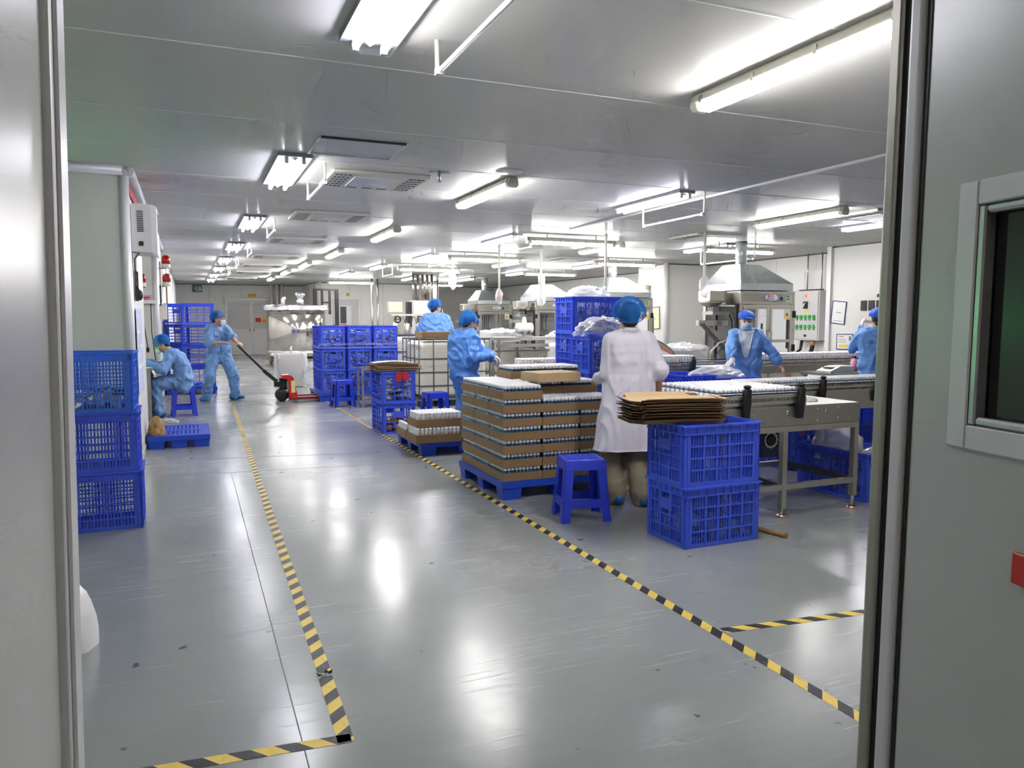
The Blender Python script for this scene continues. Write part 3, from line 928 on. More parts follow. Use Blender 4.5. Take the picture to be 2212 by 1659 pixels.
# unseen lobby lamp, added behind the camera to light the door leaves
t = thing('added_lobby_lamp', 'square ceiling lamp added in the unseen lobby to light the door leaves', 'ceiling lamp', (.7, -1.2, H_CEIL))
MB().box(-.35, .35, -.35, .35, -.04, 0).build('tray', 'paint_white', t)
MB().box(-.31, .31, -.31, .31, -.048, -.04).build('diffuser', 'added_lobby_light', t)
# ------------------------------------------------------------------ plastic crates
def crate_wall(L, H, cells, slats, rows, handle=False, cw=.05):
    """one lattice wall in the plane y=0 (outside towards -y), x from -L/2 to L/2"""
    m = MB(); t = .012; h = L / 2
    m.box(-h, -h + cw, 0, t, 0, H - .01); m.box(h - cw, h, 0, t, 0, H - .01)
    for s in (-1, 1):
        m.box(s * (h - cw * .5) - .004, s * (h - cw * .5) + .004, -.006, 0, .01, H - .05)
    a, b = -h + cw, h - cw
    m.box(a, b, 0, t, 0, .028); m.box(a, b, 0, t, H - .06, H - .01)
    w = (b - a) / cells; z0, z1 = .028, H - .06
    hw = w * (1.0 if cells % 2 else 1.0)
    hx0, hx1 = (-.062, .062) if handle else (9, 9)
    for i in range(1, cells):
        x = a + i * w
        m.box(x - .0055, x + .0055, -.007, t, z0, z1)
    for k in range(1, rows):
        z = z0 + (z1 - z0) * k / rows
        m.box(a, b, -.005, t, z - .0045, z + .0045)
    for k in range(rows):
        za = z0 + (z1 - z0) * k / rows; zb = z0 + (z1 - z0) * (k + 1) / rows
        zt = z1 - .11
        for i in range(cells):
            for j in range(1, slats):
                x = a + i * w + w * j / slats
                if handle and abs(x) < .066 and zb > zt: continue
                m.box(x - .0038, x + .0038, .003, .009, za, zb)
    if handle:
        m.box(-.066, .066, -.006, .008, z1 - .115, z1 - .045)
        m.box(-.07, -.06, -.008, t, z1 - .115, z1); m.box(.06, .07, -.008, t, z1 - .115, z1)
        m.box(-.06, .06, -.004, t, z1 - .008, z1 + .004)
    for k in range(int(L / .06)):
        x = -h + .03 + k * (L - .06) / max(1, int(L / .06) - 1)
        m.box(x - .003, x + .003, -.010, 0, H - .055, H - .012)
    m.box(-h, h, -.010, 0, H - .062, H - .054)
    return m

def make_crate(L, W, H, label, m='crate_blue', cells=(5, 3), slats=5, rows=4):
    t = thing('plastic_crate', label, 'crate')
    mats = m
    lw = crate_wall(L - .03, H, cells[0], slats, rows).mesh('long_wall', mats)
    sw = crate_wall(W - .03, H, cells[1], slats, rows, True).mesh('short_wall', mats)
    share('long_wall', lw, t, (0, -W / 2 + .015, 0)); share('long_wall', lw, t, (0, W / 2 - .015, 0), (0, 0, math.pi))
    share('short_wall', sw, t, (-L / 2 + .015, 0, 0), (0, 0, -math.pi / 2)); share('short_wall', sw, t, (L / 2 - .015, 0, 0), (0, 0, math.pi / 2))
    rim = MB(); a, b = L / 2, W / 2
    for s in (-1, 1):
        rim.box(-a, a, s * b - (.022 if s > 0 else 0), s * b + (.022 if s < 0 else 0), H - .012, H)
        rim.box(s * a - (.022 if s > 0 else 0), s * a + (.022 if s < 0 else 0), -b + .022, b - .022, H - .012, H)
    rim.build('rim', mats, t)
    base = MB().box(-L / 2 + .02, L / 2 - .02, -W / 2 + .02, W / 2 - .02, .004, .012)
    base.build('base', mats, t)
    return t

CR_L, CR_W, CR_H = .60, .45, .385
crate_t = tree(make_crate(CR_L, CR_W, CR_H, 'x'))
crate_fine = tree(make_crate(.62, .44, .40, 'x', 'crate_blue', (6, 4), 4, 6))
crate_lit = tree(make_crate(.62, .44, .40, 'x', 'crate_lit', (6, 4), 4, 6))
crate_open = tree(make_crate(CR_L, CR_W, CR_H, 'x', 'crate_blue', (4, 3), 1, 5))
crate_low = tree(make_crate(.70, .5, .385, 'x', 'crate_blue', (6, 4), 5, 3))
_first = {}
def crate(t, loc, rz, label, group):
    f = id(t[0]) not in _first; _first[id(t[0])] = 1
    return place(t, f, loc, rz, label, group)

# loose bottles inside crates: nobody could count them
def fill_mesh(L, W, H, n, seed, cols=('white_plastic', 'cap_white', 'dark_grey')):
    rnd = random.Random(seed); m = MB()
    for i in range(n):
        c = Vector((rnd.uniform(-L / 2 + .05, L / 2 - .05), rnd.uniform(-W / 2 + .04, W / 2 - .04), rnd.uniform(.03, H)))
        d = Vector((rnd.uniform(-1, 1), rnd.uniform(-1, 1), rnd.uniform(-.35, .35))).normalized() * .045
        k = 0 if rnd.random() < .62 else (1 if rnd.random() < .6 else 2)
        p, q = c - d, c + d
        for e in (p, q):
            e.x = max(-L / 2 + .04, min(L / 2 - .04, e.x)); e.y = max(-W / 2 + .04, min(W / 2 - .04, e.y)); e.z = max(.032, min(H, e.z))
        m.tube([p, q], .018, 6, mi=k)
    return m.mesh('bottle_fill', list(cols))
fillA = fill_mesh(.60, .45, .33, 210, 3)
fillB = fill_mesh(.60, .45, .13, 80, 4)
fillC = fill_mesh(.60, .45, .15, 90, 5, ('print_orange', 'carton_pale', 'white_plastic'))
fillD = fill_mesh(.60, .45, .33, 210, 9, ('cap_white', 'dark_grey', 'white_plastic'))
def fill(me, loc, rz, label):
    o = bpy.data.objects.new('loose_bottles', me); C.objects.link(o); o.location = loc; o.rotation_euler = (0, 0, rz)
    tag(o, label, 'bottles', kind='stuff'); return o

# ------------------------------------------------------------------ pallets
def make_pallet(label, W, D, H=.15, nx=12, ny=8, loc=(0, 0, 0)):
    t = thing('plastic_pallet', label, 'pallet', loc, 0, 'blue plastic pallets')
    w, d = W / 2, D / 2
    deck = MB()
    for x in (-w + .054, w - .054): deck.box(x - .04, x + .04, -d + .013, d - .013, H - .03, H)
    for y in (-d + .054, 0, d - .054): deck.box(-w + .094, w - .094, y - .04, y + .04, H - .03, H)
    for i in range(1, nx):
        x = -w + .06 + (W - .12) * i / nx
        deck.box(x - .012, x + .012, -d + .02, d - .02, H - .028, H - .002)
    for j in range(1, ny):
        y = -d + .06 + (D - .12) * j / ny
        deck.box(-w + .02, w - .02, y - .014, y + .014, H - .028, H - .0025)
    deck.build('deck', 'pallet_blue', t)
    sk = MB().box(-w, w, -d, -d + .012, H - .055, H - .002).box(-w, w, d - .012, d, H - .055, H - .002)
    sk.box(-w, -w + .012, -d + .012, d - .012, H - .055, H - .002).box(w - .012, w, -d + .012, d - .012, H - .055, H - .002)
    sk.build('skirt', 'pallet_blue', t)
    ft = MB(); a, b = .085, .07
    v = [(-a, -b, H - .03), (a, -b, H - .03), (a, b, H - .03), (-a, b, H - .03), (-a * .86, -b * .86, 0), (a * .86, -b * .86, 0), (a * .86, b * .86, 0), (-a * .86, b * .86, 0)]
    ft.add(v, [(0, 1, 2, 3), (7, 6, 5, 4), (0, 4, 5, 1), (1, 5, 6, 2), (2, 6, 7, 3), (3, 7, 4, 0)])
    fm = ft.mesh('foot', 'pallet_blue')
    for x in (-w + .09, 0, w - .09):
        for y in (-d + .075, 0, d - .075): share('foot', fm, t, (x, y, 0))
    return t

# ------------------------------------------------------------------ stools
def make_stool(label):
    t = thing('plastic_stool', label, 'stool', (0, 0, 0), 0, 'blue plastic stools')
    H = .44; tw, td = .145, .12; bw, bd = .18, .155
    seat = MB().box(-tw, tw, -td, td, H - .022, H)
    seat.build('seat', 'stool_blue', t, bevel=.012, seg=3)
    for i in range(7):
        x = -tw + .035 + i * (2 * tw - .07) / 6
        MB().box(x - .008, x + .008, -td + .02, td - .02, H, H + .003).build('seat_rib', 'stool_blue', t)
    ap = MB()
    f = .88
    for s in (-1, 1):
        ap.add([(-tw, s * td, H - .01), (tw, s * td, H - .01), (tw + .008, s * (td + .008), H - .075), (-tw - .008, s * (td + .008), H - .075),
                (-tw, s * (td - .01), H - .01), (tw, s * (td - .01), H - .01), (tw + .008, s * (td - .004), H - .075), (-tw - .008, s * (td - .004), H - .075)],
               [(0, 1, 2, 3), (7, 6, 5, 4), (3, 2, 6, 7), (0, 3, 7, 4), (1, 5, 6, 2)])
        ap.add([(s * tw, -td, H - .01), (s * tw, td, H - .01), (s * (tw + .008), td + .008, H - .075), (s * (tw + .008), -td - .008, H - .075),
                (s * (tw - .01), -td, H - .01), (s * (tw - .01), td, H - .01), (s * (tw - .004), td + .008, H - .075), (s * (tw - .004), -td - .008, H - .075)],
               [(0, 1, 2, 3), (7, 6, 5, 4), (3, 2, 6, 7), (0, 3, 7, 4), (1, 5, 6, 2)])
    ap.build('apron', 'stool_blue', t)
    for sx in (-1, 1):
        for sy in (-1, 1):
            m = MB()
            # L-section leg: two tapering flanges meeting at the outer corner
            for ax in (0, 1):
                pts = []
                for z, cx, cy, w in ((H - .02, tw, td, .062), (.12, bw - .012, bd - .012, .06), (0, bw, bd, .058)):
                    if ax == 0: pts.append([(sx * cx, sy * cy, z), (sx * (cx - w), sy * cy, z), (sx * (cx - w), sy * (cy - .012), z), (sx * cx, sy * (cy - .012), z)])
                    else: pts.append([(sx * cx, sy * cy, z), (sx * (cx - .012), sy * cy, z), (sx * (cx - .012), sy * (cy - w), z), (sx * cx, sy * (cy - w), z)])
                vs = [p for q in pts for p in q]; fs = [(0, 1, 2, 3), (11, 10, 9, 8)]
                for k in range(2):
                    o = k * 4
                    fs += [(o + i, o + 4 + i, o + 4 + (i + 1) % 4, o + (i + 1) % 4) for i in range(4)]
                m.add(vs, fs)
            m.build('leg', 'stool_blue', t)
    g = .72; cx, cy = bw - .012, bd - .012
    for s in (-1, 1):
        MB().box(-cx + .03, cx - .03, s * cy - (.01 if s > 0 else 0), s * cy + (.01 if s < 0 else 0), .10, .16).build('stretcher', 'stool_blue', t)
        MB().box(s * cx - (.01 if s > 0 else 0), s * cx + (.01 if s < 0 else 0), -cy + .03, cy - .03, .10, .16).build('stretcher', 'stool_blue', t)
    return t
st = tree(make_stool('x'))
place(st, True, (2.545, 4.76, 0), R(-12), 'blue plastic stool standing in front of the large carton pallet')
place(st, False, (-.135, 12.2, 0), R(4), 'blue plastic stool the person at the desk sits on')
place(st, False, (2.26, 12.5, 0), R(8), 'blue plastic stool in front of the strapped crates')
place(st, False, (3.02, 9.85, 0), R(5), 'blue plastic stool half hidden behind the low pallet of bottles')

# ------------------------------------------------------------------ bottles
def bottle_a(mats=('bottle_teal', 'bottle_teal', 'cap_white')):
    m = MB()
    m.lathe([(.0150, 0), (.0158, .004), (.0158, .070)], 10, mi=0)
    m.lathe([(.0152, .070), (.0152, .077)], 10, mi=1)
    m.lathe([(.0160, .077), (.0162, .094), (.0140, .1015), (.0080, .1045), (0, .1050)], 10, mi=2)
    return m.mesh('bottle', list(mats))
def bottle_b():
    m = MB(); n = 12; r = .0205
    m.lathe([(r * .95, 0), (r, .005), (r, .118), (r * .93, .128), (r * .93, .130), (r * .97, .131), (r * .95, .143), (r * .72, .150), (0, .152)], n, mi=0)
    for a0, z0, z1, mi, span in ((-2.2, .088, .096, 1, 1.5), (-1.5, .103, .108, 2, .5), (-2.0, .070, .074, 2, .9), (-1.2, .052, .058, 2, .4)):
        vs = []; k = 5
        for i in range(k + 1):
            a = a0 + span * i / k
            for z in (z0, z1): vs.append(((r + .0005) * math.cos(a), (r + .0005) * math.sin(a), z))
        m.add(vs, [(2 * i, 2 * i + 2, 2 * i + 3, 2 * i + 1) for i in range(k)], mi)
    return m.mesh('bottle', ['white_plastic', 'print_orange', 'print_black'])
BA, BB = bottle_a(), bottle_b()
BC = bottle_a(('white_plastic', 'bottle_blue', 'cap_white'))
POS_A, POS_B = [], []          # (x, y, z, rz, place)
def spread(lst, x0, x1, y0, y1, z, px, py, place_, stag=True, keep=None):
    rnd = random.Random(int(x0 * 1000 + y0 * 77 + z * 13)); j = 0
    y = y0
    while y <= y1 + 1e-6:
        x = x0 + (px / 2 if (stag and j % 2) else 0)
        while x <= x1 + 1e-6:
            if keep is None or keep(x, y): lst.append((x + rnd.uniform(-.0007, .0007), y + rnd.uniform(-.0007, .0007), z, rnd.uniform(-.6, .6), place_))
            x += px
        y += py; j += 1

# ------------------------------------------------------------------ the large pallet of carton trays
PA = (2.2, 5.42)
make_pallet('blue pallet under the tall stack of carton trays', 1.08, 1.04, .15, loc=(2.2 + .54, 5.42 + .52, 0))
TW, TD, TH, PITCH = .342, .332, .064, .1075
def tray_mesh(W, D, H):
    m = MB(); t = .004
    m.box(0, W, 0, t, 0, H).box(0, W, D - t, D, 0, H).box(0, t, t, D - t, 0, H).box(W - t, W, t, D - t, 0, H).box(t, W - t, t, D - t, 0, .004)
    return m.mesh('carton_tray', 'carton')
tm = tray_mesh(TW - .003, TD - .003, TH)
colw = ['corner', 'middle', 'far']; roww = ['front', 'second', 'rear']
ordw = ['bottom', 'second', 'third', 'fourth', 'fifth', 'sixth', 'seventh', 'eighth']
n_lay = {(0, 0): 7, (0, 1): 7, (0, 2): 7, (1, 0): 6, (2, 0): 6, (1, 1): 7, (2, 1): 7, (1, 2): 8, (2, 2): 8}
for (i, j), nl in n_lay.items():
    for k in range(nl):
        top = k == nl - 1
        if not (i == 0 or j == 0 or top or (k >= 6)): continue
        x0 = 2.2 + .015 + i * TW + random.uniform(-.003, .003); y0 = 5.42 + .012 + j * TD + random.uniform(-.003, .003); z0 = .15 + k * PITCH
        o = bpy.data.objects.new('carton_tray', tm); C.objects.link(o); o.location = (x0, y0, z0)
        tag(o, f'brown carton tray of capped bottles, {ordw[k]} from the pallet, {roww[j]} row {colw[i]} column', 'carton tray', 'carton trays on the large pallet')
        nx, ny = 10, 10; px, py = (TW - .02) / nx, (TD - .02) / ny
        for a in range(nx):
            for b in range(ny):
                if top or (j == 0 and b == 0) or (i == 0 and a == 0):
                    POS_A.append((x0 + .0095 + px * (a + .5), y0 + .0095 + py * (b + .5), z0 + .0041, random.uniform(-.5, .5), 'cartons'))
# one closed flat carton lying on top
o = MB().box(-.2, .2, -.16, .16, 0, .075).build('carton_box', 'carton_pale', None, (2.9, 5.92, .15 + 6 * PITCH + .1065), R(4))
o.location = (2.80, 5.80, .15 + 7 * PITCH + .0015)
tag(o, 'closed flat carton lying on top of the large tray stack', 'carton')

# ------------------------------------------------------------------ low pallet with two layers of tall bottles
make_pallet('low blue pallet beside the tape carrying two layers of white bottles', 1.0, 1.0, .14, loc=(2.66, 8.06, 0))
tb = tray_mesh(.50, .40, .085)
for k, (x0, y0, nm) in enumerate(((2.10, 7.52, 'lower tray of tall white bottles at the low pallet corner'), (2.61, 7.52, 'lower tray of tall white bottles next to the tall stack'), (2.10, 7.94, 'lower tray of tall white bottles behind the corner tray'))):
    o = bpy.data.objects.new('carton_tray', tb); C.objects.link(o); o.location = (x0, y0, .1405); tag(o, nm, 'carton tray', 'trays on the low pallet')
    spread(POS_B, x0 + .03, x0 + .475, y0 + .028, y0 + .375, .1447, .0435, .0435, 'low', False, (lambda x, y, a=x0, b=y0: y < b + .05 or x < a + .05))
o = bpy.data.objects.new('carton_tray', tb); C.objects.link(o); o.location = (2.12, 7.545, .2985); tag(o, 'upper tray full of tall white bottles on the low pallet', 'carton tray', 'trays on the low pallet')
spread(POS_B, 2.12 + .03, 2.12 + .475, 7.545 + .028, 7.545 + .375, .3026, .0435, .0435, 'low', False)

# ------------------------------------------------------------------ crate stacks
for k, (t_, lab) in enumerate(((crate_fine, 'blue lattice crate at the floor in the stack by the door frame'), (crate_fine, 'blue lattice crate in the middle of the stack by the door frame'), (crate_lit, 'blue lattice crate coloured as lit, on top of the stack by the door frame'))):
    crate(t_, (-.645 - .012 * k, 5.88 + .006 * k, .4005 * k), R(1.2 - k), lab, 'crates stacked by the door frame')
fill(fillB, (-.72, 5.88, .801), 0, 'few white bottles lying in the top crate by the door frame')
# two nearest crates under the folded cardboard
crate(crate_t, (3.055, 4.03, 0), R(1), 'blue crate on the floor under another, near the conveyor table', 'crates by the conveyor table')
crate(crate_t, (3.05, 4.035, .386), R(-1), 'blue crate carrying the folded cardboard near the conveyor table', 'crates by the conveyor table')
fill(fillB, (3.055, 4.03, .0005), 0, 'white caps and bottles heaped in the lower crate near the conveyor table')
# pair by the tape with red cards
crate(crate_open, (2.355, 9.5, 0), R(90), 'lower blue crate with orange-printed bottles standing beside the tape', 'crates beside the tape')
crate(crate_open, (2.355, 9.5, .386), R(90), 'upper blue crate with white bottles and red cards beside the tape', 'crates beside the tape')
fill(fillC, (2.355, 9.5, .0005), R(90), 'orange-printed bottles in the lower crate beside the tape')
fill(fillA, (2.355, 9.5, .3865), R(90), 'white bottles filling the upper crate beside the tape')
# strapped block of nine on the pallet truck
make_pallet('blue pallet on the truck forks under the strapped crates', 1.42, 1.2, .15, loc=(2.72, 13.9, 0))
cn = ['by the pallet truck', 'in the middle', 'by the steel stand']
for i in range(3):
    for k in range(3):
        x, y, z = 2.26 + i * .462, 13.62, .151 + k * .386
        crate(crate_t, (x, y, z), R(90), f'blue crate in the strapped block, {["lowest","middle","top"][k]} tier, column {cn[i]}', 'strapped crates on the pallet truck')
        fill(fillA if (i + k) % 2 else fillD, (x, y, z + .0005), R(90), f'bottles inside the strapped crate, {["lowest","middle","top"][k]} tier, column {cn[i]}')
    crate(crate_t, (2.3 + i * .462, 14.25, .151 + 2 * .386), R(90), f'rear blue crate of the strapped block, top tier, column {cn[i]}', 'strapped crates on the pallet truck')
    for k in range(2): crate(crate_t, (2.3 + i * .462, 14.25, .151 + k * .386), R(90), f'rear blue crate of the strapped block, {["lowest","middle"][k]} tier, column {cn[i]}', 'strapped crates on the pallet truck')
sw = MB()
for z in (.98, 1.0, .93): sw.bar((2.0, 13.305, z), (3.42, 13.305, z), .002, .006)
tag(sw.build('stretch_wrap', 'film_dense'), 'thin clear strapping film around the block of blue crates', 'strapping')
# tall stacks behind the worker
make_pallet('blue pallet under the tall crate stacks behind the worker', .9, 1.2, .14, loc=(-.02, 16.15, 0))
for i in range(2):
    for k in range(4):
        x = (-.255, .09)[i]
        crate(crate_open, (x + .005 * ((k * 7) % 3), 16.43, .141 + k * .4), R(90) if i == 0 else R(0), f'blue crate in the {["narrow","wide"][i]} tall stack behind the worker, {ordw[k]} from below', 'tall crate stacks behind the worker') if i == 0 else crate(crate_open, (x + .03, 15.85 + .01 * (k % 2), .141 + k * .4), R(0), f'blue crate in the wide tall stack behind the worker, {ordw[k]} from below', 'tall crate stacks behind the worker')
# stack between the pallet and the packing table
for k in range(4):
    crate(crate_t, (4.02, 7.40, .12 + k * .386), R(0), f'blue crate in the stack beside the woman in the white coat, {["lowest","second","third","top"][k]}', 'crates beside the white coat')
    if k > 1: fill(fillA if k == 3 else fillD, (4.02, 7.40, .1205 + k * .386), 0, f'bottles filling the {["lowest","second","third","top"][k]} crate beside the woman in the white coat')
make_pallet('blue pallet under the crates beside the woman in the white coat', 1.0, 1.15, .12, loc=(4.0, 7.1, 0))
for k in range(3):
    crate(crate_t, (3.925, 6.85, .12 + k * .386), R(0), f'blue crate in the front stack with a plastic bag on top, {["lowest","middle","top"][k]}', 'front crates beside the white coat')
fill(fillD, (3.925, 6.85, .1205 + 2 * .386), 0, 'bottles in the crate topped with a plastic bag')
# under and behind the conveyor table
crate(crate_low, (4.98, 4.62, 0), R(-86), 'blue crate with a plastic bag on the floor behind the table leg', 'crates behind the conveyor table')
fill(fillD, (4.98, 4.62, .0005), R(-86), 'clear bottles in the crate behind the table leg')
crate(crate_low, (5.35, 5.85, 0), R(-86), 'blue crate at the floor farther under the conveyor', 'crates behind the conveyor table')
crate(crate_low, (5.35, 5.85, .386), R(-86), 'blue crate on another one farther under the conveyor', 'crates behind the conveyor table')
for k in range(2):
    crate(crate_low, (6.35, 5.75, k * .386), R(4), f'dark blue crate by the door frame under the rear conveyor, {["lower","upper"][k]}', 'crates behind the conveyor table')
# crates next to the smiling woman
for k in range(2):
    crate(crate_t, (5.02, 7.0, .05 + k * .386), R(90), f'{["lower","upper"][k]} blue crate standing upright next to the bag-covered crate', 'crates next to the woman at the machine')
    crate(crate_low, (5.58, 7.05, k * .386), R(0), f'{["lower","upper"][k]} blue crate the gloved hand rests on', 'crates next to the woman at the machine')
fill(fillA, (5.58, 7.05, .3865), 0, 'white bottles in the crate under the gloved hand')
t = thing('crate_riser', 'low blue riser under the upright crate', 'riser', (5.02, 7.0, 0)); MB().box(-.2, .2, -.25, .25, 0, .049).build('block', 'pallet_blue', t)
make_pallet('empty blue pallet on the floor in front of the desk', .64, .98, .14, 12, 12, loc=(-.16, 9.58, 0))

# ------------------------------------------------------------------ cardboard
def flat_carton(W, D, z, seed, droop=.02, fold=.5):
    """one flattened tray blank with raised flaps"""
    rnd = random.Random(seed); m = MB(); t = .0035
    a = rnd.uniform(-.012, .012); b = rnd.uniform(-.012, .012)
    def P(u, v, up=0): return (u + a, v + b, z + up - droop * (u / W) ** 2)
    nx = 6
    def strip(v0, v1, z0, z1):
        for i in range(nx):
            u0 = -W / 2 + W * i / nx; u1 = -W / 2 + W * (i + 1) / nx
            p = [P(u0, v0, z0), P(u1, v0, z0), P(u1, v1, z1), P(u0, v1, z1)]
            q = [(x, y, w + t) for x, y, w in p]
            m.add(p + q, [(0, 3, 2, 1), (4, 5, 6, 7), (0, 1, 5, 4), (1, 2, 6, 5), (2, 3, 7, 6), (3, 0, 4, 7)])
    strip(-D / 2, D / 2, 0, 0)
    f = rnd.uniform(.02, .045) * fold
    strip(-D / 2 - .05, -D / 2, f, 0); strip(D / 2, D / 2 + .05, 0, f)
    for s in (-1, 1):
        u0, u1 = s * W / 2, s * (W / 2 + rnd.uniform(.05, .075))
        dz = -droop * .25; g = rnd.uniform(.0, .035) * fold
        p = [(u0 + a, -D / 2 + .02 + b, z + dz), (u1 + a, -D / 2 + .04 + b, z + dz + g), (u1 + a, D / 2 - .04 + b, z + dz + g), (u0 + a, D / 2 - .02 + b, z + dz)]
        q = [(x, y, w + t) for x, y, w in p]
        m.add(p + q, [(0, 3, 2, 1), (4, 5, 6, 7), (0, 1, 5, 4), (1, 2, 6, 5), (2, 3, 7, 6), (3, 0, 4, 7)])
    return m
NTH = ['first', 'second', 'third', 'fourth', 'fifth', 'sixth', 'seventh', 'eighth', 'ninth', 'tenth', 'eleventh', 'twelfth', 'thirteenth', 'fourteenth', 'fifteenth']
for k in range(16):
    o = flat_carton(.50, .34, 0, k + 20, .012, .55).build('flat_carton', 'carton_pale' if k == 15 else ('carton_shaded' if k % 3 else 'carton'), None, (2.83 + .006 * math.sin(k * 2.2), 4.08, .7735 + k * .0092), R(-14 + 3 * math.sin(k * 1.7)))
    tag(o, ('top pale flattened carton with a raised flap on the near cardboard pile' if k == 15 else f'flattened brown carton, {NTH[14 - k]} below the top one on the near crates'), 'cardboard', 'flattened cartons on the near crates')
for k in range(8):
    o = flat_carton(.52, .36, 0, k + 60, .01, .7).build('flat_carton', 'carton' if k % 2 else 'carton_pale', None, (2.36 + .01 * math.sin(k * 1.3), 9.45, .774 + k * .0085), R(3 * math.sin(k * 2.1)))
    tag(o, ('top flattened carton under the white sheet beside the tape' if k == 7 else f'flattened carton, {NTH[6 - k]} below the top one above the red cards'), 'cardboard', 'flattened cartons beside the tape')
o = MB().grid(lambda u, v: (2.10 + .5 * u, 9.42 + .24 * v, .872 + .02 * math.sin(u * 3.1) + .004 * nz((u * 5, v * 5, 0))), 14, 8).build('white_sheet', 'paper')
sd = o.modifiers.new('solid', 'SOLIDIFY'); sd.thickness = .003
tag(o, 'white sheet lying on the flattened cartons beside the tape', 'sheet')
for i, (x, r_, h_) in enumerate(((2.36, 14, .12), (2.42, -8, .11))):
    o = MB().cb((0, 0, -h_ / 2), (.075, .003, h_)).build('red_card', 'red_card', None, (x, 9.155 - .008 * i, .775)); o.rotation_euler = (0, R(r_), 0)
    tag(o, ['tilted red card hanging on the crate beside the tape', 'second red card tucked behind the tilted one'][i], 'card', 'red cards on the crate')
# ------------------------------------------------------------------ crumpled film and bags
def blob(rx, ry, rz, amp, f, seed, n=36, m=20, flat=True, spike=0.0):
    mb = MB()
    def fn(u, v):
        t = 2 * math.pi * u; a = math.pi / 2 * v
        p = Vector((math.cos(a) * math.cos(t), math.cos(a) * math.sin(t), math.sin(a)))
        k = 1 + amp * (1 - 2 * abs(nz(p, f, seed))) + amp * .5 * nz(p, f * 2.3, seed + 2)
        q = Vector((p.x * rx * k, p.y * ry * k, max(0.0, p.z * rz * k)))
        if spike: q.z += spike * max(0, nz(p, 1.6, seed + 9)) * p.z
        return q
    mb.grid(fn, n, m)
    return mb
def bag(name, label, c, r, m='film', amp=.16, f=3.2, seed=1, cat='plastic bag', spike=0.0, rz=0):
    o = blob(r[0], r[1], r[2], amp, f, seed, spike=spike).build(name, m, None, c, rz)
    return tag(o, label, cat)
bag('white_sack', 'white woven sack slumped behind the door frame', (-.66, 3.72, 0), (.235, .22, .36), 'sack', .05, 2.2, 3, 'sack')
bag('plastic_bag', 'clear plastic bag bulging out of the top crate beside the white coat', (4.02, 7.40, 1.645), (.24, .19, .13), 'film_dense', .14, 3.5, 5)
bag('plastic_bag', 'large clear plastic bag heaped on the front crate beside the white coat', (3.9, 6.83, 1.25), (.29, .22, .17), 'film', .2, 2.6, 8, spike=.1)
bag('plastic_bag', 'white plastic bag draped over the crate under the gloved hand', (5.5, 7.05, .765), (.34, .22, .11), 'film_dense', .12, 2.5, 12, spike=.05)
bag('plastic_bag', 'clear bag peaking out of the crate behind the table leg', (4.93, 4.72, .28), (.17, .2, .26), 'film_dense', .2, 2.6, 15, spike=.12)
bag('plastic_bag', 'white bag lying over the rim of the crate behind the table leg', (5.05, 4.38, .33), (.2, .1, .075), 'film_dense', .2, 3, 19)
bag('plastic_bag', 'small clear bag lying on the floor by the desk', (-.36, 11.4, .002), (.14, .1, .05), 'film', .25, 4, 21)
bag('paper_bag', 'crumpled brown and yellow bag on the end of the empty pallet', (-.39, 9.28, .141), (.085, .12, .19), 'brown_bag', .12, 3.5, 25, 'bag')
bag('plastic_bag', 'crumpled film lying at the end of the conveyor table', (4.28, 4.38, .802), (.06, .045, .03), 'film_dense', .3, 4, 27)

# ------------------------------------------------------------------ pallet truck
t = thing('pallet_truck', 'red hand pallet truck with a long black handle', 'pallet truck', (1.55, 13.75, 0))
MB().prism([(-.02, .03), (.14, .03), (.06, .42), (.0, .46), (-.13, .46), (-.13, .40), (-.04, .385), (-.02, .3)], -.15, .15).build('body', 'red', t, bevel=.008)
MB().box(.02, .09, -.153, -.15, .15, .36).build('label_plate', 'pale_yellow', t)
for s in (-1, 1):
    MB().box(.1, 1.2, s * .19 - .075, s * .19 + .075, .035, .085).build('fork', 'red_dark', t, bevel=.006)
    MB().tube([(1.08, s * .19 - .05, .036), (1.08, s * .19 + .05, .036)], .035, 12).build('fork_roller', 'black', t)
MB().box(-.0, .12, -.26, .26, .06, .11).build('fork_bridge', 'red', t)
MB().box(-.16, -.04, -.06, .06, .24, .40).build('pump', 'black', t, bevel=.006)
MB().box(-.25, -.15, -.05, .05, .25, .34).build('pivot_bracket', 'black', t, bevel=.006)
MB().tube([(-.1, 0, .2), (-.1, 0, .24)], .07, 12).build('turntable', 'dark', t)
for s in (-1, 1):
    MB().lathe([(.03, -.03), (.095, -.03), (.105, -.02), (.105, .02), (.095, .03), (.03, .03)], 20, (-.13, s * .075, .106), Matrix.Rotation(R(90), 3, 'X')).build('steer_wheel', 'black', t)
MB().bar((-.2, 0, .34), (-.42, .01, .54), .06, .06).build('handle_base', 'black', t, bevel=.005)
MB().bar((-.4, .01, .525), (-.80, .05, .95), .032, .036).build('handle_bar', 'black', t, bevel=.004)
MB().tube([(-.83, -.06, .98), (-.80, -.03, .95), (-.80, .13, .95), (-.83, .16, .98)], .014, 8).build('handle_grip', 'black', t)

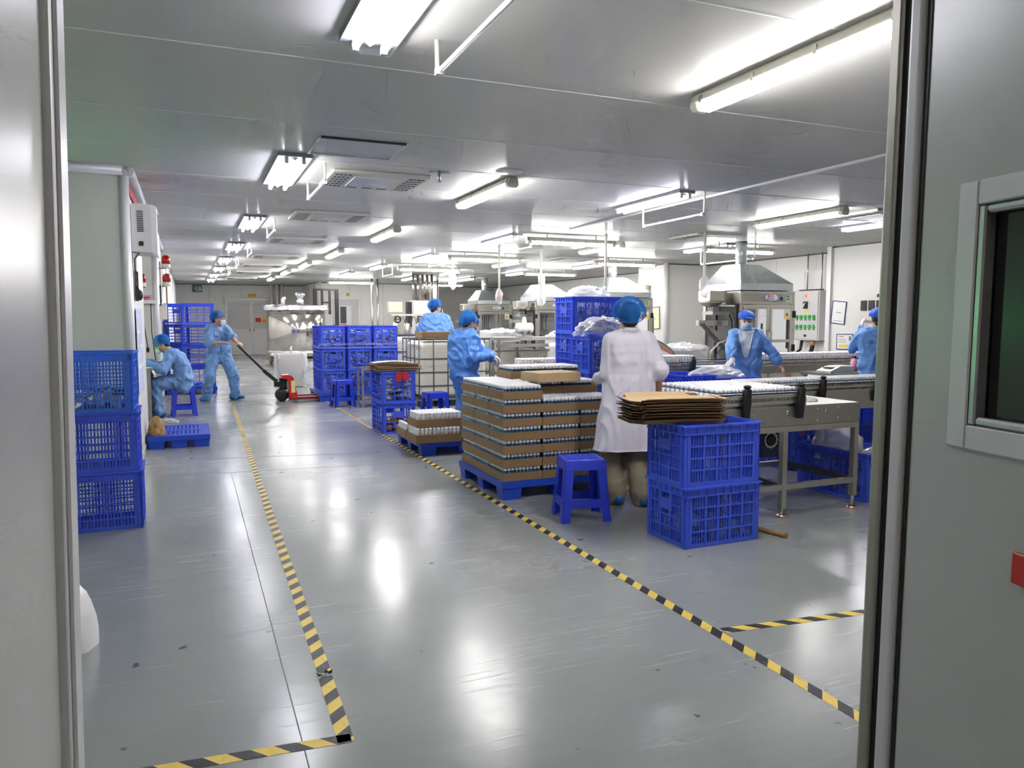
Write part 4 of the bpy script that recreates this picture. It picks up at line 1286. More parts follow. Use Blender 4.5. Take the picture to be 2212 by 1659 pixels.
# ------------------------------------------------------------------ mixing tank, bin, lift frame
t = thing('mixing_tank', 'large polished steel tank on castors with a foil covered lid', 'tank', (3.02, 24.4, 0))
MB().lathe([(.84, .36), (.86, .37), (.86, 1.78), (.84, 1.79)], 48).build('shell', 'mirror_steel', t)
MB().lathe([(.87, .30), (.885, .31), (.885, .46), (.862, .48)], 40).build('base_ring', 'steel', t)
MB().box(-.75, .75, -.5, .5, .22, .30).build('underframe', 'dark', t)
lid = MB()
def lf(u, v):
    a = 2 * math.pi * u; r = (1.0 - .06 * v - (.13 if v < .02 else 0)) if v < .5 else .97 * (1 - (v - .5) * 2) + .0
    r *= 1 + .025 * nz((math.cos(a) * 3, math.sin(a) * 3, v * 4), 2.2)
    z = 1.66 + .18 * min(1, v * 2) + .03 * nz((math.cos(a) * 4, math.sin(a) * 4, v * 6), 2) + (.06 * (v - .5) if v > .5 else 0)
    if v < .02: z = 1.70
    return (r * math.cos(a), r * math.sin(a), z)
lid.grid(lf, 60, 12); lid.build('foil_cover', 'foil', t)
MB().tube([(-.42, -.3, 1.85), (-.42, -.3, 2.02), (-.38, -.3, 2.06), (-.33, -.3, 2.06)], [.06, .06, .05, .045], 10).build('vent_elbow', 'white_plastic', t)
MB().lathe([(.0, 1.86), (.1, 1.87), (.12, 1.98), (.08, 2.06), (.13, 2.12), (.15, 2.2), (.09, 2.26), (0, 2.27)], 14, (.12, -.1, 0)).build('foil_wrap', 'foil', t)
for x, y in ((-.72, -.45), (.72, -.45), (-.72, .45), (.72, .45)):
    MB().lathe([(0, .30), (.14, .30), (.15, .34), (.06, .42), (0, .43)], 14, (x, y, 0)).build('castor_cup', 'steel', t)
    MB().lathe([(.02, -.025), (.075, -.025), (.08, 0), (.075, .025), (.02, .025)], 14, (x, y, .082), Matrix.Rotation(R(90), 3, 'X')).build('castor', 'wood', t)
    MB().box(x - .03, x + .03, y - .035, y + .035, .12, .30).build('castor_fork', 'steel_dull', t)
t = thing('lift_frame', 'black mast of a stacker standing behind the tank', 'stacker', (4.35, 27.0, 0))
for x in (-.42, .32): MB().box(x, x + .12, -.06, .06, 0, 2.42).build('mast_post', 'black', t)
MB().box(-.42, .44, -.05, .05, 2.42, 2.48).build('top_bar', 'black', t)
MB().box(-.16, .18, -.05, .05, 1.98, 2.03).build('cross_bar', 'black', t)
for x in (-.16, .1): MB().box(x, x + .07, -.07, .05, 1.6, 2.42).build('chain_guide', 'dark', t)
t = thing('waste_bin', 'white bin with a clear liner standing behind the red truck', 'bin', (1.92, 16.6, 0))
m = MB(); 
def rb(w, d, z): return [(-w, -d, z), (w, -d, z), (w, d, z), (-w, d, z)]
m.add(rb(.24, .2, 0) + rb(.29, .24, .70), [(0, 3, 2, 1), (0, 1, 5, 4), (1, 2, 6, 5), (2, 3, 7, 6), (3, 0, 4, 7)])
m.build('tub', 'cream', t, bevel=.03, seg=3)
m = MB()
def ln(u, v):
    a = 2 * math.pi * u; sq = 1 / max(abs(math.cos(a)), abs(math.sin(a))); sq = min(sq, 1.2)
    k = 1.05 + .05 * nz((math.cos(a) * 3, math.sin(a) * 3, v * 5), 2) + .04 * math.sin(v * 3)
    return (.30 * math.cos(a) * sq * k, .25 * math.sin(a) * sq * k, .73 - .55 * v + .02 * nz((a, v, 3), 3))
m.grid(ln, 48, 12); m.build('liner', 'liner', t)
MB().tube([(-.02, -.24, .72), (-.02, -.25, .82), (0, -.2, .86)], [.03, .022, .012], 8).build('liner_knot', 'film_dense', t)
bag('plastic_bag', 'clear bag tail lying against the strapped crates', (2.3, 16.3, .0), (.16, .16, .45), 'film', .2, 3, 31)

# ------------------------------------------------------------------ IBC tote
def make_tote(label, loc, W=1.22, D=1.0, H=1.1):
    t = thing('liquid_tote', label, 'liquid tote', loc)
    w, d = W / 2, D / 2
    MB().box(-w + .04, w - .04, -d + .04, d - .04, .14, H - .04).build('tank', 'cream', t, bevel=.09, seg=4)
    MB().box(-w, w, -d, d, .10, .13).build('base_sheet', 'steel', t)
    for x in (-w + .08, 0, w - .08):
        for y in (-d + .06, d - .06): MB().box(x - .08, x + .08, y - .05, y + .05, 0, .10).build('foot', 'dark', t)
    zs = (.15, .34, .56, .78, H)
    for z in zs:
        MB().tube([(-w, -d, z), (w, -d, z), (w, d, z), (-w, d, z), (-w, -d, z)], .011 if z < H else .016, 6).build('cage_ring', 'dark_grey', t)
    for i in range(6):
        x = -w + W * i / 5
        for y in (-d - .005, d + .005): MB().tube([(x, y, .12), (x, y, H)], .011, 6).build('cage_bar', 'dark_grey', t)
    for i in range(1, 4):
        y = -d + D * i / 4
        for x in (-w - .005, w + .005): MB().tube([(x, y, .12), (x, y, H)], .011, 6).build('cage_bar', 'dark_grey', t)
    return t
make_tote('caged white liquid tote with a carton tray on top', (3.98, 12.35, 0))
make_tote('second caged white tote behind the first one', (4.1, 15.2, 0))
o = MB().box(-.36, .36, -.2, .2, 0, .1).build('carton_box', 'carton', None, (3.8, 12.1, 1.118), R(0), bevel=.003); tag(o, 'long brown carton lying on the caged tote', 'carton')

# steel stand between stool and crates
t = thing('steel_stand', 'small steel frame stand next to the crates with red cards', 'stand', (2.72, 12.35, 0))
for x in (-.2, .2):
    for y in (-.18, .18): MB().box(x - .018, x + .018, y - .018, y + .018, 0, .62).build('leg', 'steel', t)
for y in (-.18, .18):
    MB().box(-.2, .2, y - .015, y + .015, .6, .64).build('top_rail', 'steel', t); MB().box(-.2, .2, y - .014, y + .014, .14, .17).build('low_rail', 'steel', t)
for x in (-.2, .2):
    MB().box(x - .015, x + .015, -.17, .17, .6, .64).build('top_rail', 'steel', t); MB().box(x - .014, x + .014, -.17, .17, .14, .17).build('low_rail', 'steel', t)
MB().box(-.2, .2, -.18, .18, .17, .18).build('shelf', 'steel', t)

# ------------------------------------------------------------------ conveyors
def bracket(parent, x, y, z, s=-1):
    """black guide-rail bracket with a knob, arm hanging over the side plate"""
    m = MB().prism([(x - .02, z + .10), (x + .02, z + .10), (x + .02, z + .0), (x + .005, z - .12), (x - .035, z - .12), (x - .045, z - .01)], y - .045, y - .005)
    o = m.build('rail_bracket', 'black', parent, bevel=.003)
    MB().lathe([(.008, 0), (.02, .004), (.026, .012), (.026, .022), (.016, .028), (0, .03)], 10, (x, y - .02, z + .10)).build('knob', 'black', o)
def rails(parent, x0, x1, y, z, rows=(0, .045), m='steel'):
    for dz in rows: MB().box(x0, x1, y - .012, y + .012, z + dz, z + dz + .022).build('guide_rail', m, parent)
    MB().box(x0, x1, y - .016, y + .016, z + .072, z + .080).build('guide_strip', 'black', parent)

# near table: stainless frame with a wide chain deck
t = thing('conveyor_table', 'stainless conveyor table with riveted apron and square legs', 'conveyor table', (3.75, 4.18, 0))
X0, X1 = -.48, .83; D = .78
MB().box(X0, X1, 0, .004, .665, .80).build('apron', 'steel_dull', t)
MB().box(X0, X1, D - .004, D, .665, .80).build('apron', 'steel_dull', t)
MB().box(X1 - .004, X1, .004, D - .004, .665, .80).build('end_plate', 'steel', t)
MB().box(X0, X1, .0, D, .80, .806).build('top_plate', 'steel', t)
for y in (.0, D - .04): MB().box(X0, X1, y, y + .04, .62, .662).build('upper_rail', 'steel', t)
MB().box(X1 - .04, X1, .04, D - .04, .62, .662).build('upper_rail', 'steel', t)
for x in (X0 + .05, .11, X1 - .042):
    for y in (.0, D - .042): MB().box(x, x + .042, y, y + .042, .10 if x > .2 else .06, .62).build('leg', 'steel', t)
MB().box(X0 + .042, X1 - .042, .002, .038, .20, .24).build('lower_rail', 'steel', t)
MB().box(X0 + .042, X1 - .042, D - .04, D - .004, .20, .24).build('lower_rail', 'steel_dull', t)
for x in (.115, X1 - .038): MB().box(x, x + .034, .042, D - .042, .20, .24).build('cross_rail', 'dark', t)
for x in (X0 + .071, .131, X1 - .021):
    for y in (.021, D - .021):
        MB().tube([(x, y, .02), (x, y, .12)], .012, 8).build('foot_screw', 'steel', t)
        MB().lathe([(0, .0), (.04, .0), (.042, .006), (.03, .016), (.012, .022), (0, .022)], 14, (x, y, .004)).build('foot_pad', 'steel', t)
        MB().lathe([(.043, 0), (.043, .005)], 14, (x, y, 0)).build('foot_ring', 'orange', t)
rv = MB().lathe([(.011, 0), (.010, .004), (.005, .007), (0, .008)], 8, (0, 0, 0), Matrix.Rotation(R(90), 3, 'X')).mesh('rivet', 'steel')
for x, z in ((-.22, .775), (-.16, .75), (-.16, .735), (.14, .765), (.14, .748), (.14, .69), (.42, .77), (.42, .69), (.5, .765), (.5, .75), (.62, .775), (.62, .70), (.73, .775), (.73, .70), (.8, .79), (-.3, .69)):
    share('rivet', rv, t, (x, 0, z))
for i, x in enumerate((-.24, .24)): bracket(t, x, 0.0, .84)
rails(t, X0, .28, .0, .825)
MB().box(X0, .30, .02, .70, .806, .838).build('chain_deck', 'steel_dull', t)
MB().box(.27, .31, .0, .74, .806, .80 + .07).build('deck_end', 'steel', t)
mb = MB()
for k, (c_, z0) in enumerate((('o', 0), ('o', .006), ('n', .003))):
    mb.tube([(.16 + .02 * k, .45, .9), (.3, .40, .925 - z0), (.42 + .02 * k, .3, .88), (.44 + .02 * k, .22, .81)], .006, 6, mi=k)
mb.build('cable_bundle', ['orange', 'red', 'navy'], t)
t2 = thing('gear_motor', 'dark blue gear motor with a white ring under the conveyor table', 'motor', (3.93, 4.45, .40))
MB().box(-.09, .09, -.06, .1, 0, .25).build('gear_case', 'motor_blue', t2, bevel=.01)
rg = MB()
for k in range(12):
    a = 2 * math.pi * k / 12; rg.cb((.055 * math.cos(a), -.066, .13 + .055 * math.sin(a)), (.014, .008, .014))
rg.lathe([(.048, -.004), (.058, -.004), (.058, .004), (.048, .004), (.048, -.004)], 24, (0, -.064, .13), Matrix.Rotation(R(90), 3, 'X'), caps=False); rg.build('flange_ring', 'paint_white', t2)
MB().lathe([(0, -.01), (.035, -.01), (.04, .01)], 18, (0, -.066, .13), Matrix.Rotation(R(90), 3, 'X')).build('shaft_cap', 'black', t2)
for x in (-.05, .04): MB().tube([(x, .0, .25), (x + .03, .0, .34), (x + .02, .02, .40)], .012, 6).build('cable', 'black', t2)
# hold the motor: bracket under the deck
MB().box(-.12, .12, .1, .14, .0, .26).build('mount_plate', 'steel_dull', t2)
spread(POS_A, 3.3, 4.03, 4.215, 4.86, .8385, .0335, .029, 'near', True, lambda x, y: x < 3.98 and x + .0 * y < 4.02)

# rear conveyor running on behind the table
t = thing('rear_conveyor', 'stainless conveyor with black brackets running behind the table', 'conveyor', (5.4, 5.05, 0))
MB().box(-1.15, 2.1, 0, .3, .62, .78).build('side_plate', 'steel', t)
MB().box(-1.15, 2.1, .01, .29, .78, .80).build('chain_deck', 'steel_dull', t)
rails(t, -1.15, 2.1, .0, .78, (.0, .035))
rails(t, -1.15, 2.1, .3, .78, (.0, .035))
for x in (-.33, .33, 1.3): bracket(t, x, 0.0, .80)
for x in (-1.1, .9, 2.0):
    for y in (.02, .24): MB().box(x, x + .05, y, y + .05, 0, .62).build('leg', 'steel', t)
spread(POS_A, 4.3, 7.4, 5.09, 5.31, .8005, .0335, .0335, 'rear', True)

# packing conveyor along the middle of the hall
t = thing('packing_conveyor', 'long packing conveyor with black rails beside the packing woman', 'conveyor', (3.45, 8.0, 0))
MB().box(0, 5.6, 0, .5, .70, .80).build('side_plate', 'steel_dull', t)
MB().box(0, 5.6, .01, .49, .80, .815).build('chain_deck', 'steel', t)
rails(t, .1, 5.6, .0, .80, (.0, .035)); rails(t, 0, 5.6, .5, .80, (.0, .035))
for x in (.3, 1.8, 2.35, 4.0, 5.4):
    for y in (.02, .43): MB().box(x, x + .05, y, y + .05, 0, .70).build('leg', 'steel', t)
MB().box(.1, .42, -.02, .0, .45, .68).build('control_box', 'steel', t, bevel=.006)
MB().box(-.1, .05, .05, .3, .38, .66).build('drive_cover', 'dark_grey', t, bevel=.01)
MB().box(.03, .09, -.03, -.02, .5, .66).build('blue_label', 'navy', t)
for x in (.18, .26): MB().lathe([(.012, 0), (.01, .006), (0, .008)], 10, (x, -.02, .63), Matrix.Rotation(R(90), 3, 'X')).build('screw', 'steel', t)
for x in (2.42, 3.0): bracket(t, x, 0.0, .82)
o = bpy.data.objects.new('carton_tray', tray_mesh(.62, .3, .075)); C.objects.link(o); o.location = (3.36, 7.66, .70); tag(o, 'long empty carton tray at the end of the packing conveyor', 'carton tray')
t = thing('tray_rest', 'small steel rest carrying the tray at the packing conveyor end', 'stand', (3.67, 7.81, 0))
for x in (-.25, .25): MB().box(x - .02, x + .02, -.02, .02, 0, .68).build('leg', 'steel', t)
MB().box(-.3, .3, -.14, .14, .68, .699).build('plate', 'steel_dull', t)
spread(POS_B, 3.52, 8.95, 8.045, 8.24, .8155, .043, .043, 'pack', True, lambda x, y: not (5.9 < x < 6.7))
o = MB().box(-.16, .16, -.03, .03, 0, .014).build('cardboard_strip', 'carton_pale', None, (3.78, 7.95, .905)); o.rotation_euler = (0, R(12), R(-10)); tag(o, 'pale cardboard strip sticking out over the packing rail', 'cardboard')
bag('stretch_film', 'clear stretch film pulled over the end of the packing line', (3.95, 7.72, .62), (.18, .12, .26), 'film', .25, 2.4, 41, 'film')
# ------------------------------------------------------------------ write the bottles out
def emit_bottles(pos, me, name, n_single, labels, group, stuff_label):
    cam_p = Vector((0, 0, 1.42))
    pos = sorted(pos, key=lambda p: (Vector(p[:3]) - cam_p).length)
    if name == 'capped_bottle':
        pass
    for p in pos[:n_single]:
        o = bpy.data.objects.new(name, me); C.objects.link(o); o.location = p[:3]; o.rotation_euler = (0, 0, p[3])
        tag(o, labels[p[4]], 'bottle', group[p[4]])
    rest = pos[n_single:]
    if not rest: return
    vs = [v.co.copy() for v in me.vertices]; fs = [tuple(f.vertices) for f in me.polygons]; mi = [f.material_index for f in me.polygons]; sm = [f.use_smooth for f in me.polygons]
    V = []; F = []; MI = []; SM = []
    for p in rest:
        o = len(V); c, s = math.cos(p[3]), math.sin(p[3])
        V += [(v.x * c - v.y * s + p[0], v.x * s + v.y * c + p[1], v.z + p[2]) for v in vs]
        F += [tuple(i + o for i in f) for f in fs]; MI += mi; SM += sm
    m2 = bpy.data.meshes.new(name + 's'); m2.from_pydata(V, [], F)
    for m in me.materials: m2.materials.append(m)
    m2.polygons.foreach_set('material_index', MI); m2.polygons.foreach_set('use_smooth', SM); m2.update()
    o = bpy.data.objects.new(name + '_mass', m2); C.objects.link(o); tag(o, stuff_label, 'bottles', kind='stuff')
PN = [p for p in POS_A if p[4] != 'cartons']; POS_A = [p for p in POS_A if p[4] == 'cartons']
labA = (

             {'near': 'short white-capped bottle standing in the dense rows on the conveyor table', 'cartons': 'short white-capped bottle standing in the cartons on the large pallet', 'rear': 'short white-capped bottle on the rear conveyor'},
             {'near': 'capped bottles on the conveyor table', 'cartons': 'capped bottles in the large pallet cartons', 'rear': 'capped bottles on the rear conveyor'},
             )
emit_bottles(PN, BC, 'capped_bottle', 130, *labA, 'dense mass of short white-capped bottles standing on the two conveyors')
emit_bottles(POS_A, BA, 'capped_bottle', 170, *labA, 'dense mass of short white-capped bottles in the cartons of the large pallet')
emit_bottles(POS_B, BB, 'printed_bottle', 300,
             {'low': 'tall white bottle with orange print in the trays on the low pallet', 'pack': 'tall white bottle with orange print on the packing conveyor'},
             {'low': 'printed bottles on the low pallet', 'pack': 'printed bottles on the packing conveyor'},
             'rows of tall white printed bottles on the packing conveyor')
# ------------------------------------------------------------------ filling machines under exhaust hoods
def make_machine(label):
    t = thing('filling_machine', label, 'machine', (0, 0, 0), 0, 'filling machines along the wall')
    W, D, H = 1.2, 1.02, 1.91
    for x in (0, W - .07):
        for y in (0, D - .07): MB().box(x, x + .07, y, y + .07, .62, 1.68).build('post', 'steel', t)
    MB().box(0, W, 0, D, .08, .62).build('base_cabinet', 'steel', t, bevel=.01)
    for x in (.06, W - .06):
        for y in (.06, D - .06): MB().tube([(x, y, 0), (x, y, .09)], .03, 8).build('foot', 'dark', t)
    head = MB().box(0, W, 0, D, 1.68, H).build('head_box', 'steel', t, bevel=.006)
    MB().box(.05, W - .05, -.006, 0, 1.72, 1.87).build('head_panel', 'steel_dull', t)
    # logo plate
    lg = MB().lathe([(0, -.004), (.16, -.004), (.16, .0)], 28, (.66, -.011, 1.80), Matrix.Rotation(R(90), 3, 'X'), sy=.42).build('logo_plate', 'paper', t)
    MB().lathe([(.15, -.001), (.16, -.001), (.16, .002), (.15, .002), (.15, -.001)], 28, (.66, -.0165, 1.80), Matrix.Rotation(R(90), 3, 'X'), sy=.42, caps=False).build('logo_ring', 'blue_logo', lg)
    lettering('logo_text', 'JKX', .082, 'red', lg, (.64, -.018, 1.822), FRONT)
    for i, x in enumerate((.575, .635, .695)):
        g = MB(); 
        for a, b, c, d in ((0, .014, .04, .006), (0, -.012, .04, .006), (-.008, 0, .006, .036), (.012, 0, .006, .03)): g.cb((x + a, -.018, 1.766 + b), (c, .002, d))
        g.build('logo_text', 'blue_logo', lg)
    MB().lathe([(0, -.003), (.034, -.003), (.034, 0)], 16, (.885, -.009, 1.78), Matrix.Rotation(R(90), 3, 'X')).build('round_sticker', 'navy', t)
    pl = MB().box(.98, 1.13, -.011, -.006, 1.72, 1.86).build('spec_plate', 'alu', t)
    for z in (1.76, 1.81): MB().box(1.0, 1.06, -.013, -.011, z, z + .03).build('green_label', 'green', pl)
    # doors
    for i, (a, b) in enumerate(((.07, .62), (.63, 1.13))):
        fr_ = MB().box(a, b, -.02, 0, .66, .72).box(a, b, -.02, 0, 1.6, 1.67).box(a, a + .05, -.02, 0, .72, 1.6).box(b - .05, b, -.02, 0, .72, 1.6)
        d = fr_.build('door', 'steel', t)
        MB().box(a + .05, b - .05, -.012, -.006, .72, 1.6).build('pane', 'acrylic', d)
        if i == 1:
            MB().box(a + .03, b - .03, -.016, -.008, 1.02, 1.07).build('mid_bar', 'steel', d)
            pt_ = MB().box(b - .19, b - .05, -.018, -.012, 1.42, 1.6).build('warning_sticker', 'paper', d)
            MB().add([(b - .18, -.019, 1.47), (b - .06, -.019, 1.47), (b - .12, -.019, 1.58)], [(0, 1, 2)]).build('warning_triangle', 'yellow', pt_)
            MB().cb((b - .12, -.0205, 1.505), (.028, .001, .04)).build('warning_mark', 'black', pt_)
            MB().box(b - .18, b - .06, -.0195, -.018, 1.435, 1.46).build('warning_text', 'yellow', pt_)
        MB().tube([(.6 + .05 * i, -.02, 1.0), (.6 + .05 * i, -.055, 1.02), (.6 + .05 * i, -.055, 1.2), (.6 + .05 * i, -.02, 1.22)], .008, 6).build('door_handle', 'steel', d)
    for z in (1.45, .86): MB().box(1.14, 1.2, -.03, -.0, z, z + .12).build('hinge', 'black', t)
    MB().box(.0, .05, -.03, 0, 1.45, 1.56).build('hinge', 'black', t)
    # inside: white back sheet, fillers, blue bed
    MB().box(.07, W - .07, D - .06, D - .05, .66, 1.66).build('back_sheet', 'paint_white', t)
    MB().box(.1, W - .1, .15, D - .2, .62, .70).build('machine_bed', 'navy', t)
    for i in range(6):
        x = .2 + i * .065
        MB().tube([(x, .45, .8), (x, .45, 1.25), (x + .03, .5, 1.4), (x - .05 + .02 * i, .5, 1.55)], .014, 6).build('filler_hose', ('dark', 'cable_grey', 'red_dark')[i % 3], t)
    MB().box(.18, .62, .4, .52, 1.0, 1.14).build('filler_head', 'steel_dull', t)
    MB().tube([(.78, .35, .7), (.78, .35, 1.35)], .02, 8).build('guide_rod', 'steel', t)
    MB().box(.68, .92, .3, .42, .86, .93).build('slide_block', 'cable_grey', t)
    # open side with the cap hopper and chute (towards -X)
    hop = MB().box(-.42, -.1, .28, .62, 1.72, 1.92).build('cap_hopper', 'steel', t, bevel=.02, seg=2)
    MB().lathe([(.0, 1.64), (.12, 1.65), (.19, 1.7), (.2, 1.73)], 20, (-.26, .45, 0)).build('hopper_cone', 'steel_dull', hop)
    MB().box(-.1, .0, .36, .54, 1.74, 1.9).build('hopper_arm', 'steel_dull', t)
    MB().box(-.34, .02, .3, .6, 1.5, 1.56).build('sorter_plate', 'steel_dull', t)
    MB().box(-.3, -.18, .34, .5, 1.56, 1.64).build('sorter_motor', 'cable_grey', t)
    MB().bar((-.62, .35, 1.36), (.0, .35, 1.36), .08, .09).build('chute_top', 'steel', t)
    MB().bar((-.55, .30, 1.33), (-.12, .2, .88), .07, .06).build('chute', 'dark_grey', t)
    MB().bar((-.3, .45, 1.33), (.0, .35, .95), .06, .06).build('chute', 'steel_dull', t)
    MB().box(-.04, .0, .05, .09, .62, 1.68).build('side_post', 'dark', t)
    MB().box(-.04, .0, .60, .64, .62, 1.68).build('side_post', 'dark', t)
    MB().tube([(-.1, .25, .85), (-.12, .22, 1.05), (-.02, .2, 1.08), (-.02, .2, .8)], .015, 8).build('red_hose', 'red', t)
    MB().tube([(-.05, .22, 1.07), (-.35, .1, 1.02), (-.55, .05, .88), (-.55, .08, .72)], .014, 8).build('clear_hose', 'cream', t)
    MB().tube([(-.05, .22, .95), (-.28, .12, .92), (-.42, .08, .82), (-.42, .08, .72)], .009, 6).build('blue_hose', 'navy', t)
    MB().tube([(.05, .3, 1.0), (-.05, .15, .9), (-.02, .1, .7)], .03, 8).build('hose_bundle', 'navy', t)
    # console
    cs = MB().prism([(0, .40), (0, .62), (-.05, .68), (-.28, .50), (-.28, .40)], .0, W + .05, 'x').build('console', 'steel', t)
    nrm = Vector((0, -.18, .23)).normalized()
    for i in range(5):
        for j in range(2):
            p = Vector((.42 + i * .13, -.10 - j * .11, .64 - j * .086)) + nrm * .004
            MB().lathe([(.026, 0), (.022, .012), (0, .014)], 10, p, Matrix.Rotation(R(38), 3, 'X')).build('button', ('black', 'black', 'black', 'orange', 'green')[(i + j * 2) % 5], cs)
    MB().lathe([(.06, 0), (.055, .014), (0, .016)], 16, Vector((1.07, -.13, .617)) + nrm * .004, Matrix.Rotation(R(38), 3, 'X')).build('gauge', 'paint_white', cs)
    # hood and duct
    z0 = H + .012
    hd = MB()
    a = [(-.0, .0), (W - .05, .0), (W - .05, D), (-.0, D)]; b = [(.22, .3), (.66, .3), (.66, .78), (.22, .78)]
    vs = [(x, y, z0) for x, y in a] + [(x, y, z0 + .12) for x, y in a] + [(x, y, z0 + .46) for x, y in b]
    fs = [(0, 1, 5, 4), (1, 2, 6, 5), (2, 3, 7, 6), (3, 0, 4, 7), (4, 5, 9, 8), (5, 6, 10, 9), (6, 7, 11, 10), (7, 4, 8, 11), (8, 9, 10, 11)]
    hood = hd.add(vs, fs).build('exhaust_hood', 'galv', t)
    MB().tube([(.44, .54, z0 + .46), (.44, .54, H_CEIL)], .1, 14).build('duct', 'galv', t)
    MB().tube([(.44, .54, z0 + .58), (.44, .54, z0 + .60)], .106, 14).build('duct_joint', 'galv', t)
    MB().box(W, W + .1, .1, .2, .9, 1.5).build('side_junction', 'cable_grey', t)
    return t
mt = tree(make_machine('x'))
for i, (y, lab) in enumerate(((10.5, 'nearest filling machine with a galvanized hood, behind the woman in the surgical mask'), (15.0, 'filling machine with hood partly hidden by the white coat cap'),
                              (18.9, 'filling machine with hood behind the upper blue crate'), (23.4, 'farthest filling machine with a darker hood beyond the packing woman'))):
    place(mt, i == 0, (8.66, y, 0), 0, lab)

# film-wrapped vessels in front of the machines
def vessel(label, loc, r, h, foilh=.2, film_=True):
    t = thing('steel_vessel', label, 'vessel', loc)
    MB().lathe([(r * .96, .12), (r, .14), (r, h), (r * 1.04, h + .01), (r * 1.04, h + .04)], 32).build('shell', 'steel', t)
    for k in range(4):
        a = math.pi / 4 + k * math.pi / 2
        MB().tube([(r * .8 * math.cos(a), r * .8 * math.sin(a), 0), (r * .8 * math.cos(a), r * .8 * math.sin(a), .14)], .025, 8).build('leg', 'steel_dull', t)
    m = MB()
    def fn(u, v):
        a = 2 * math.pi * u; k = 1.05 + .07 * nz((math.cos(a) * 3, math.sin(a) * 3, v * 3), 2.2, r) 
        if v < .5: return (r * k * math.cos(a), r * k * math.sin(a), h - foilh + (foilh + .06) * v * 2)
        w = 1 - (v - .5) * 2
        return (r * k * w * math.cos(a), r * k * w * math.sin(a), h + .06 + .08 * (1 - w) + .05 * nz((math.cos(a) * 3 * w, math.sin(a) * 3 * w, 2), 2.4))
    m.grid(fn, 48, 14); m.build('film_cover', 'film_dense', t)
    return t
vessel('film-wrapped round vessel beside the packing woman', (6.3, 11.6, 0), .62, .93)
vessel('film-wrapped steel vessel in front of the nearest machine', (7.5, 10.55, 0), .42, .9, .22)
vessel('film-wrapped steel vessel in front of the second machine', (7.6, 14.8, 0), .5, 1.0)
vessel('film-wrapped steel vessel in front of the third machine', (7.5, 18.6, 0), .5, 1.05)
# long pipe rack / line in front of the far machines
t = thing('pipe_line', 'long polished steel line crossing behind the packing woman', 'pipe line', (5.0, 12.6, 0))
MB().box(0, 3.2, 0, .4, 1.04, 1.10).build('top_rail', 'steel', t)
MB().box(0, 3.2, 0, .03, .92, .98).build('mid_rail', 'steel', t)
MB().box(0, 3.2, .0, .03, .84, .87).build('low_rail', 'dark_grey', t)
for x in (.05, 1.5, 3.0):
    for y in (.03, .33): MB().box(x, x + .05, y, y + .05, 0, 1.04).build('leg', 'steel', t)
def pump(label, loc):
    t = thing('diaphragm_pump', label, 'pump', loc, 0, 'white pumps on the line')
    MB().lathe([(.05, 0), (.05, .08), (.09, .1), (.11, .16), (.09, .22), (.05, .25), (.03, .36), (0, .37)], 16).build('body', 'paint_white', t)
    for s in (-1, 1):
        MB().lathe([(0, -.05), (.09, -.05), (.1, 0), (.09, .05), (0, .05)], 16, (s * .1, 0, .16), Matrix.Rotation(R(90), 3, 'Y')).build('chamber', 'paint_white', t)
    MB().box(-.16, .16, -.07, .07, -.0, .03).build('plate', 'steel', t)
    return t
pump('white round pump standing on the steel line beside the packing woman', (5.62, 12.75, 1.101))
pump('white round pump standing on the steel line before the second machine', (7.05, 12.75, 1.101))
bag('film_heap', 'crumpled clear film heaped on the steel line', (6.5, 12.7, 1.101), (.35, .16, .12), 'film_dense', .25, 2.8, 51, 'film')
t = thing('mixer_pot', 'steel hopper pot standing next to the round pump', 'pot', (7.75, 12.75, 1.101)); MB().lathe([(.1, 0), (.18, .22), (.19, .25)], 20).build('pot', 'steel', t)

# ------------------------------------------------------------------ electrical cabinets
t = thing('control_cabinet', 'grey control cabinet with a red lamp and two rows of green switches', 'control cabinet', (12.14, 12.36, .98))
t.rotation_euler = (0, 0, R(-90))
MB().box(-.36, .36, -.22, 0, 0, 1.04).build('case', 'wall_grey', t, bevel=.008)
MB().box(-.33, .33, -.235, -.22, .03, 1.01).build('door', 'wall_grey', t)
MB().lathe([(.03, 0), (.028, .02), (0, .03)], 12, (0, -.236, .93), Matrix.Rotation(R(90), 3, 'X')).build('pilot_lamp', 'led_red', t)
MB().cb((0, -.25, .74), (.11, .03, .15)).build('main_switch', 'black', t); MB().bar((-.03, -.275, .70), (.02, -.275, .78), .03, .03).build('switch_handle', 'steel', t)
MB().add([(-.06, -.237, .56), (.06, -.237, .56), (0, -.237, .66)], [(0, 1, 2)]).build('warning_triangle', 'yellow', t)
for j, z in enumerate((.46, .26)):
    for i in range(5):
        x = -.24 + i * .12
        MB().cb((x, -.25, z + .03), (.055, .03, .075), M=Matrix.Rotation(R(18 - 9 * (i + j)), 3, 'Y')).build('green_switch', 'green', t)
        MB().cb((x, -.238, z - .03), (.06, .004, .015)).build('switch_label', 'dark', t)
MB().cb((0, -.238, .10), (.07, .006, .05)).build('lock', 'dark', t)
for k in range(8): MB().cb((-.31 + k * .088, -.1, 1.055), (.03, .06, .03)).build('gland', 'dark_grey', t)
MB().tube([(-.2, -.12, 0), (-.22, -.14, -.2), (-.5, -.2, -.42), (-.52, -.15, -.1)], .03, 8).build('cable', 'black', t)
MB().tube([(.1, -.12, 0), (.1, -.12, -.14), (.02, -.14, -.4), (-.06, -.14, -.55)], .045, 8).build('cable', 'black', t)
MB().tube([(.1, -.12, .0), (.1, -.12, -.1)], .05, 8).build('cable_gland', 'amber', t)
